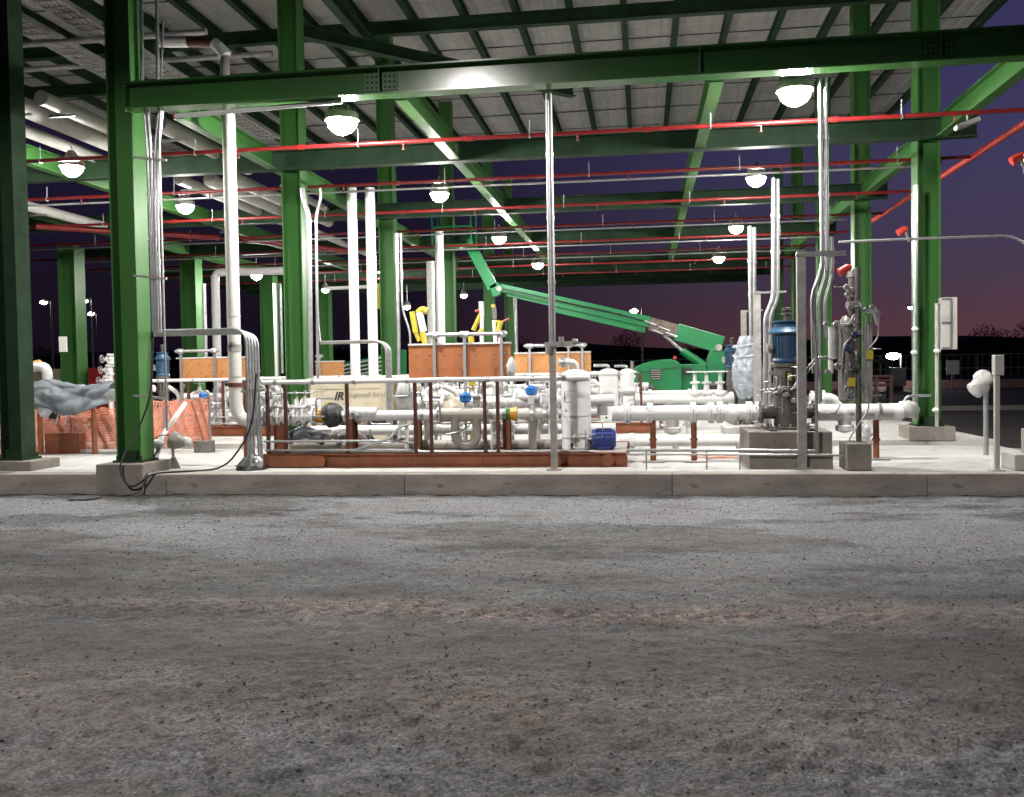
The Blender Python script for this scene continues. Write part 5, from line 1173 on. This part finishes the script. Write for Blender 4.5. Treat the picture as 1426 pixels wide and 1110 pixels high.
for (px, py, s) in ((90, 622, .2), (150, 619, .16), (235, 622, .22), (1010, 637, .3)):
    c = G(px, py, ZS); rr = random.Random(px)
    for k in range(26):
        a = rr.uniform(0, 6.28); u = V(math.cos(a), math.sin(a), .02) * s * rr.uniform(.4, 1.1); q0 = c + V(rr.uniform(-s, s), rr.uniform(-s * .6, s * .6), .006 + .001 * k); m.bar(q0 - u, q0 + u, .018, .004)
o = m.build('net_scraps', 'orange_net'); tag(o, 'scraps of orange netting lying on the slab', None, kind='stuff')
# red curb strip behind netting: pipe and white beam
c = cond('white_rail', 'white pipe lying at the foot of the netting', 'pipe', [P(58, 625, 15.1), P(164, 624, 15.1)], .035, 'white_paint', 0)
c.location.z = ZS + .0
# tarp draped over a wrapped pipe run
t = thing('covered_pipe_run', 'grey tarp draped over a pipe run beside the nearest dark column', 'tarp', (P(100, 600, 14.9).x, 14.9, ZS))
def tarp(pxs, tops, bots, Y, dep, mname, par, name='tarp', seed=2):
    rr = random.Random(seed); n = 70; m = MB(); vs = []; nr_ = 40
    def itp(a, x):
        for (x0, y0), (x1_, y1_) in zip(a[:-1], a[1:]):
            if x0 <= x <= x1_: return y0 + (y1_ - y0) * (x - x0) / (x1_ - x0)
        return a[-1][1]
    for i in range(n + 1):
        px = pxs[0] + (pxs[1] - pxs[0]) * i / n; zt = P(px, itp(tops, px), Y).z; zb = P(px, itp(bots, px), Y).z; x = P(px, 560, Y).x
        for j in range(nr_ + 1):
            f = j / nr_
            if f < .65: u = f / .65; y = Y - dep * .5 - .03 * (1 - u) + .03 * math.sin(px * .11 + u * 2.2) - .055 * abs(math.sin(u * 4.6 + px * .035)) - .03 * abs(math.sin(u * 7.5 - px * .06 + 1)) - .02 * abs(math.sin(px * .12 + u * 2)); z = zb + (zt - zb) * math.sin(u * PI / 2); y += dep * .45 * (1 - math.cos(u * PI / 2))
            else: u = (f - .65) / .35; y = Y - .05 * dep + dep * u; z = zt + .02 * math.sin(px * .3) - .10 * u * u
            vs.append(V(x, y, z + .006 * math.sin(px * .25 + j * .8)))
    fs = [(i * (nr_ + 1) + j, (i + 1) * (nr_ + 1) + j, (i + 1) * (nr_ + 1) + j + 1, i * (nr_ + 1) + j + 1) for i in range(n) for j in range(nr_)]
    o = m.add(vs, fs, True).build(name, mname, par); s = o.modifiers.new('s', 'SOLIDIFY'); s.thickness = .006; return o
tarp((44, 166), [(44, 545), (52, 532), (66, 528), (86, 533), (120, 538), (150, 533), (166, 528)], [(44, 564), (52, 572), (66, 562), (84, 568), (105, 578), (122, 576), (150, 566), (166, 561)], 14.9, .5, 'tarp', t)
tarp((-12, 12), [(-12, 530), (12, 532)], [(-12, 600), (12, 600)], 14.6, .4, 'tarp', t, 'tarp', 5)
MB().tube([P(-20, 556, 15.0), P(166, 550, 15.0)], .11, 14).build('pipe', 'white_paint', t)
m = MB().sph(P(68, 570, 14.8), 1, 14, 9, (.2, .15, .16), zmin=-.98); cc = P(68, 570, 14.8)
for i, v in enumerate(m.v): m.v[i] = cc + (v - cc) * rr.uniform(.82, 1.15)
m.build('foil_wrap', 'white_wrap', t)
MB().cyl(P(76, 583, 14.8), P(76, 570, 14.8), .09, n=12).build('black_body', 'black_rubber', t)
for a in (78, 90): MB().tube([P(a, 590, 14.7), P(a + 3, 578, 14.65), P(a + 8, 566, 14.7)], .012, 6, .05).build('cord', 'white_paint', t)
for px in (55, 130): x = P(px, 560, 15.0).x; MB().cyl((x, 15.0, ZS), (x, 15.0, P(px, 556, 15).z - .08), .045, n=10).build('stand', 'rust_primer', t)
MB().box((P(64, 590, 15.1).x, 15.05, ZS), (P(112, 590, 15.1).x, 15.25, .62)).build('skid_block', 'rust_primer', t)
m = MB().tube([P(45, 512, 14.9), P(54, 510, 14.9), P(64, 512, 14.9), P(67, 524, 14.9), P(64, 536, 14.9)], .085, 12, .1); m.build('bagged_elbow', 'plastic_film', t)
MB().cyl(P(48, 506, 14.9), P(56, 505, 14.9), .05, n=10).build('cap', 'orange_panel', t)
t = thing('sign_card', 'white card hung on the far left green column', 'sign', P(89, 480, 15.7)); p = P(84, 469, 15.9); q2 = P(95, 490, 15.9)
MB().box((p.x, 15.85, q2.z), (q2.x, 15.88, p.z)).build('card', 'sign_white', t)
# left clutter: valves peeking beyond near column
t = thing('pipe_manifold', 'small white manifold with valves between the near columns', 'manifold', (P(150, 540, 17.3).x, 17.3, .36))
for (x, y) in ((153, 515), (155, 500), (150, 530)): valve(t, P(x, y, 17.3), (0, 0, 1), .05, .2, up=(-1, 0, 0))
MB().cyl(P(153, 498, 17.3), V(P(153, 498, 17.3).x, 17.3, .36), .05, n=12).build('riser', 'white_paint', t); MB().tube([P(140, 545, 17.3), P(215, 541, 17.3)], .07, 12).build('header', 'white_paint', t)
MB().tube([P(140, 505, 17.4), P(146, 502, 17.4), P(152, 497, 17.4)], .015, 6).build('tube', 'galv', t)
o = MB().tube([P(60, 527, 26), P(160, 527, 26)], .22, 12).build('barrier_wall', 'cream'); bpy.data.objects.remove(o)
o = MB().box((P(40, 520, 26).x, 26, .35), (P(92, 520, 26).x, 27, P(60, 514, 26).z)).build('storage_container', 'cream', None, bevel=.02); tag(o, 'low tan box beyond the tarp at the far left', 'container')
o = MB().box((P(122, 520, 24).x, 24, .35), (P(152, 520, 24).x, 24.6, P(135, 512, 24).z)).build('red_bin', 'red_pipe', None, bevel=.02); tag(o, 'dark red box far back between the two near columns', 'box')

# white tube leaning + blower head by the near column
a = P(258, 562, 13.6); b_ = P(226, 607, 12.75); d = (b_ - a)
t = thing('leaning_tube', 'white plastic tube leaning beside the near green column', 'tube', (b_.x, b_.y, ZS))
bb = V(b_.x - .09, b_.y - .1, ZS + .03); MB().tube([a, b_, bb], .036, 12).build('tube', 'white_paint', t)
MB().sph(P(219, 618, 12.7), .085, 12, 8, (1.3, 1, .8), zmin=-.98).build('foam_end', 'plastic_film', t)
c = P(246, 616, 12.7)
t = thing('work_light', 'tipped grey work light head on a small stand by the column base', 'work light', (c.x, c.y, ZS))
MB().lathe(c + V(-.10, 0, .05), c + V(.12, .02, -.02), [(0, .10), (.1, .13), (.5, .12), (.8, .08), (1, .05)], 16).build('head', 'grey_steel', t)
MB().sph(c + V(.12, .05, .0), .09, 12, 8, (1, 1, .9), zmin=-.98).build('bag', 'plastic_film', t)
MB().bar(c + V(-.05, -.03, 0), V(c.x - .03, c.y - .05, ZS + .12), .03, .03).build('arm', 'grey_steel', t); MB().lathe((c.x - .03, c.y - .05, ZS), (c.x - .03, c.y - .05, ZS + .16), [(0, .10), (1, .03)], 10).build('foot', 'dark_metal', t)
o = MB().box((P(271, 610, 15.2).x, 15.15, ZS), (P(292, 610, 15.2).x, 15.4, ZS + .2)).build('vent_box', 'grey_steel', None, bevel=.01); tag(o, 'small dark louvred box on the slab below the orange netting', 'box')
# cables
def cable(label, pts, r=.013):
    o = MB().tube(pts, r, 8, .25).build('cable', 'black_rubber'); tag(o, label, 'cable'); return o
ky = 11.80
g = lambda x, y, z: G(x, y, z)
cable('black cable hanging down the near green column and drooping over its pedestal', [P(213, 470, 12.0), P(211, 540, 11.95), P(206, 565, 11.95), P(192, 600, 11.95), P(168, 640, 11.7), P(167, 660, 11.68), P(178, 678, 11.68), P(192, 676, 11.68), P(205, 663, 11.72), V(P(215, 657, 11.8).x, 11.9, ZS + .016), V(P(270, 652, 12.3).x, 12.1, ZS + .016), V(P(310, 648, 12.2).x, 12.2, ZS + .03), P(335, 625, 12.3), P(352, 590, 12.33), P(357, 520, 12.33)])
cable('thin black cable hanging from the pedestal edge down to the asphalt', [V(P(203, 662, 11.8).x, 11.86, ZS + .02), P(200, 668, 11.78), P(198, 682, 11.75), P(190, 688, 11.62), V(P(168, 690, 11.6).x, 11.55, .0)], .008)
cable('loop of black cable lying by the leaning white tube', [P(222, 628, 12.7), P(214, 615, 12.7), P(220, 606, 12.7), P(240, 606, 12.7)], .008)
MB()
o = MB().cyl(G(118, 694, 0) + V(0, 0, -.03), G(118, 694, 0) + V(0, 0, .012), .20, n=18).build('drain_cover', 'dark_metal'); tag(o, 'flat dark patch cover on the asphalt at the kerb left of the near column', 'cover')

# ------------------------------------------------------------------ floor clutter between skids (loose valves and boxes on the slab)
rd = random.Random(77)
for i, (px, Y, l) in enumerate(((930, 16.4, 'white valve body standing on the rear slab between the two rust stands'), (960, 16.6, 'larger white valve body on the rear slab right of the first'), (1205, 15.0, 'white capped valve low behind the grey chamber'))):
    x = P(px, 600, Y).x; z0 = .35 if Y > 16 else ZS
    t = thing('ground_valve', l, 'valve', (x, Y, z0), 'valves standing on the slab'); MB().cyl((x, Y, z0), (x, Y, z0 + .25), .07, n=14).build('pipe', 'white_paint', t); valve(t, (x, Y, z0 + .36), (0, 0, 1), .07, .25, up=(0, -1, 0))

# ------------------------------------------------------------------ beyond the slab
def far_lamp(px, py, Y, label, h=None, r=.16):
    c = P(px, py, Y); t = thing('street_lamp', label, 'street lamp', (c.x, Y, 0), 'distant street lamps')
    MB().lathe((c.x + .5, Y, 0), (c.x + .5, Y, c.z + .15), [(0, .10), (1, .05)], 8).build('pole', 'fence_grey', t); MB().bar((c.x + .5, Y, c.z + .15), (c.x - .3, Y, c.z + .12), .06, .06).build('arm', 'fence_grey', t)
    h = MB().cb((c.x, Y, c.z + .07), (.5, .3, .1)).build('lamp_head', 'fence_grey', t); MB().sph((c.x, Y - .02, c.z), r, 10, 6, (1.5, 1, .8), zmin=-.98).build('lens', 'far_glow', h)
far_lamp(61, 421, 55, 'distant street lamp at the far left of the dark yard')
far_lamp(118, 419, 58, 'distant street lamp seen against the far left green column')
far_lamp(127, 437, 75, 'more distant street lamp just right of the far left column', r=.18)
far_lamp(883, 433, 60, 'distant street lamp above the green boom', r=.17)
far_lamp(1270, 428, 55, 'distant street lamp partly behind the last green column', r=.15)
far_lamp(1243, 496, 60, 'low distant lamp over the yard by the last column', r=.26)
# fence, parked plant and pipe rack across the yard
t = thing('yard_fence', 'long dim chain fence at the far side of the yard', 'fence', (20, 70, 0))
pts_f = [(-60, 72), (-20, 71), (20, 70), (40, 68), (75, 62)]
k = None
for (a, b_) in zip(pts_f[:-1], pts_f[1:]):
    n = int(math.hypot(b_[0] - a[0], b_[1] - a[1]) / 3)
    for i in range(n):
        x = a[0] + (b_[0] - a[0]) * i / n; y = a[1] + (b_[1] - a[1]) * i / n
        if k is None: k = MB().cyl((x, y, 0), (x, y, 2.2), .05, n=6).build('post', 'fence_grey', t); k0 = (x, y)
        else: copy_to(k, (x - k0[0], y - k0[1], 0))
    for z in (.2, 1.2, 2.15): MB().bar((a[0], a[1], z), (b_[0], b_[1], z), .04, .05).build('rail', 'fence_grey', t)
    n = int(math.hypot(b_[0] - a[0], b_[1] - a[1]) / .45); m = MB()
    for i in range(n):
        x = a[0] + (b_[0] - a[0]) * i / n; y = a[1] + (b_[1] - a[1]) * i / n; m.bar((x, y, .1), (x, y, 2.1), .03, .03)
    m.build('picket', 'fence_grey', t, kind='stuff')
t = thing('pipe_rack', 'pinkish low steel rack of pipes out in the yard behind the last column', 'rack', (P(1225, 530, 38).x, 38, 0))
for (a, b_) in (((1196, 536), (1242, 536)), ((1200, 524), (1242, 524)), ((1206, 530), (1242, 530))):
    MB().tube([P(*a, 38), P(*b_, 38)], .06, 8).build('rail', 'pink_pipe', t)
for x in (1200, 1220, 1241): MB().bar(V(P(x, 524, 38).x, 38, 0), P(x, 523, 38), .12, .12).build('leg', 'pink_pipe', t)
for (px0, px1, py0, Y, mm, l, cat) in ((1186, 1240, 501, 45, 'green_dark_shade', 'dark green shed roofed shelter beyond the pink rack', 'shelter'), (1318, 1336, 502, 58, 'sign_white', 'pale notice board standing out in the dim yard', 'board'), (1242, 1262, 512, 56, 'fence_grey', 'grey cabinet behind the last green column', 'cabinet'), (905, 960, 517, 58, 'fence_grey', 'dim trailer behind the lift at the yard edge', 'trailer')):
    a = P(px0, py0, Y); b_ = P(px1, py0, Y); t = thing(cat.replace(' ', '_'), l, cat, (a.x, Y, 0))
    if cat == 'shelter':
        MB().box((a.x, Y, a.z - .18), (b_.x, Y + 2, a.z)).build('roof', mm, t)
        for x in (a.x + .1, b_.x - .1): MB().bar((x, Y + .1, 0), (x, Y + .1, a.z - .18), .1, .1).build('leg', mm, t)
    elif cat == 'board': MB().box((a.x, Y, .9), (b_.x, Y + .05, a.z)).build('panel', mm, t); MB().bar(((a.x + b_.x) / 2, Y + .1, 0), ((a.x + b_.x) / 2, Y + .1, a.z), .08, .08).build('leg', 'fence_grey', t)
    else: MB().box((a.x, Y, .3), (b_.x, Y + 1.5, a.z)).build('body', mm, t, bevel=.02); MB().box((a.x + .1, Y + .2, 0), (b_.x - .1, Y + 1.2, .298)).build('base', 'dark_metal', t)
kb = MB().box((7.3, 33, -.1), (80, 33.3, .14)).build('yard_kerb', 'concrete_grey', None); kb['kind'] = 'structure'
kb = MB().box((7.3, 62, -.1), (80, 63.0, .5)).build('earth_bank', 'pink_pipe', None, bevel=.05); kb['kind'] = 'structure'

def treeline():
    n = 150000; r = np.random.default_rng(5)
    xt = []; rr = random.Random(9); m = MB(); x = -150
    while x < 150: 
        y = 120 + rr.uniform(-14, 14); h = rr.uniform(4.0, 6.3) * (1.15 if x > 40 else 1); xt.append((x, y, h)); x += rr.uniform(2.2, 5.5)
    for (x, y, h) in xt:
        m.cyl((x, y, 0), (x + rr.uniform(-.3, .3), y, h * .7), .16, .04, n=5, caps=False)
        for k in range(5): a = rr.uniform(0, 6.28); z = h * rr.uniform(.3, .65); m.cyl((x, y, z), (x + math.cos(a) * h * .3, y + math.sin(a) * h * .3, z + h * rr.uniform(.15, .35)), .06, .02, n=4, caps=False)
    o = m.build('tree_trunks', 'bark'); tag(o, 'bare trunks and limbs of the distant dark treeline', None, kind='stuff')
    T = np.array(xt); w = T[:, 2] ** 2; idx = r.choice(len(T), n, p=w / w.sum()); hh = T[idx, 2]
    th = r.uniform(0, 2 * PI, n); u = r.normal(0, 1, (n, 3)); u /= np.linalg.norm(u, axis=1)[:, None]; rad = r.random(n) ** .45
    c = np.stack([T[idx, 0] + u[:, 0] * rad * hh * .36, T[idx, 1] + u[:, 1] * rad * hh * .36, hh * .55 + u[:, 2] * rad * hh * .46], 1); c[:, 2] = np.abs(c[:, 2])
    s = r.uniform(.05, .14, n)[:, None]; a = r.normal(0, 1, (n, 3)); a /= np.linalg.norm(a, axis=1)[:, None]; b_ = np.cross(a, r.normal(0, 1, (n, 3))); b_ /= np.linalg.norm(b_, axis=1)[:, None]
    vs = np.stack([c - a * s, c + b_ * s * .6, c + a * s, c - b_ * s * .6], 1).reshape(-1, 3)
    me = bpy.data.meshes.new('treeline'); me.vertices.add(len(vs)); me.vertices.foreach_set('co', vs.ravel().astype(np.float32)); me.loops.add(n * 4); me.polygons.add(n)
    me.loops.foreach_set('vertex_index', np.arange(n * 4, dtype=np.int32)); me.polygons.foreach_set('loop_start', np.arange(0, n * 4, 4, dtype=np.int32)); me.polygons.foreach_set('loop_total', np.full(n, 4, np.int32)); me.update(); me.materials.append(M['tree_dark'])
    o = bpy.data.objects.new('treeline', me); COL.objects.link(o); tag(o, 'dark line of scrubby trees against the dusk sky', None, kind='stuff')
    xs = np.linspace(-260, 260, 90); hgt = 5.0 + 1.5 * vnoise(xs, xs * 0, 14, 3) + .8 * vnoise(xs, xs * 0, 4, 4); m = MB(); vs = []
    for x, h in zip(xs, hgt): vs += [(x, 128, -.5), (x, 131, h * .8), (x, 138, h), (x, 150, h * .9), (x, 190, -.5)]
    m.add(vs, [(i * 5 + j, (i + 1) * 5 + j, (i + 1) * 5 + j + 1, i * 5 + j + 1) for i in range(len(xs) - 1) for j in range(4)], True)
    o = m.build('distant_bank', 'tree_dark'); o['kind'] = 'structure'
treeline()
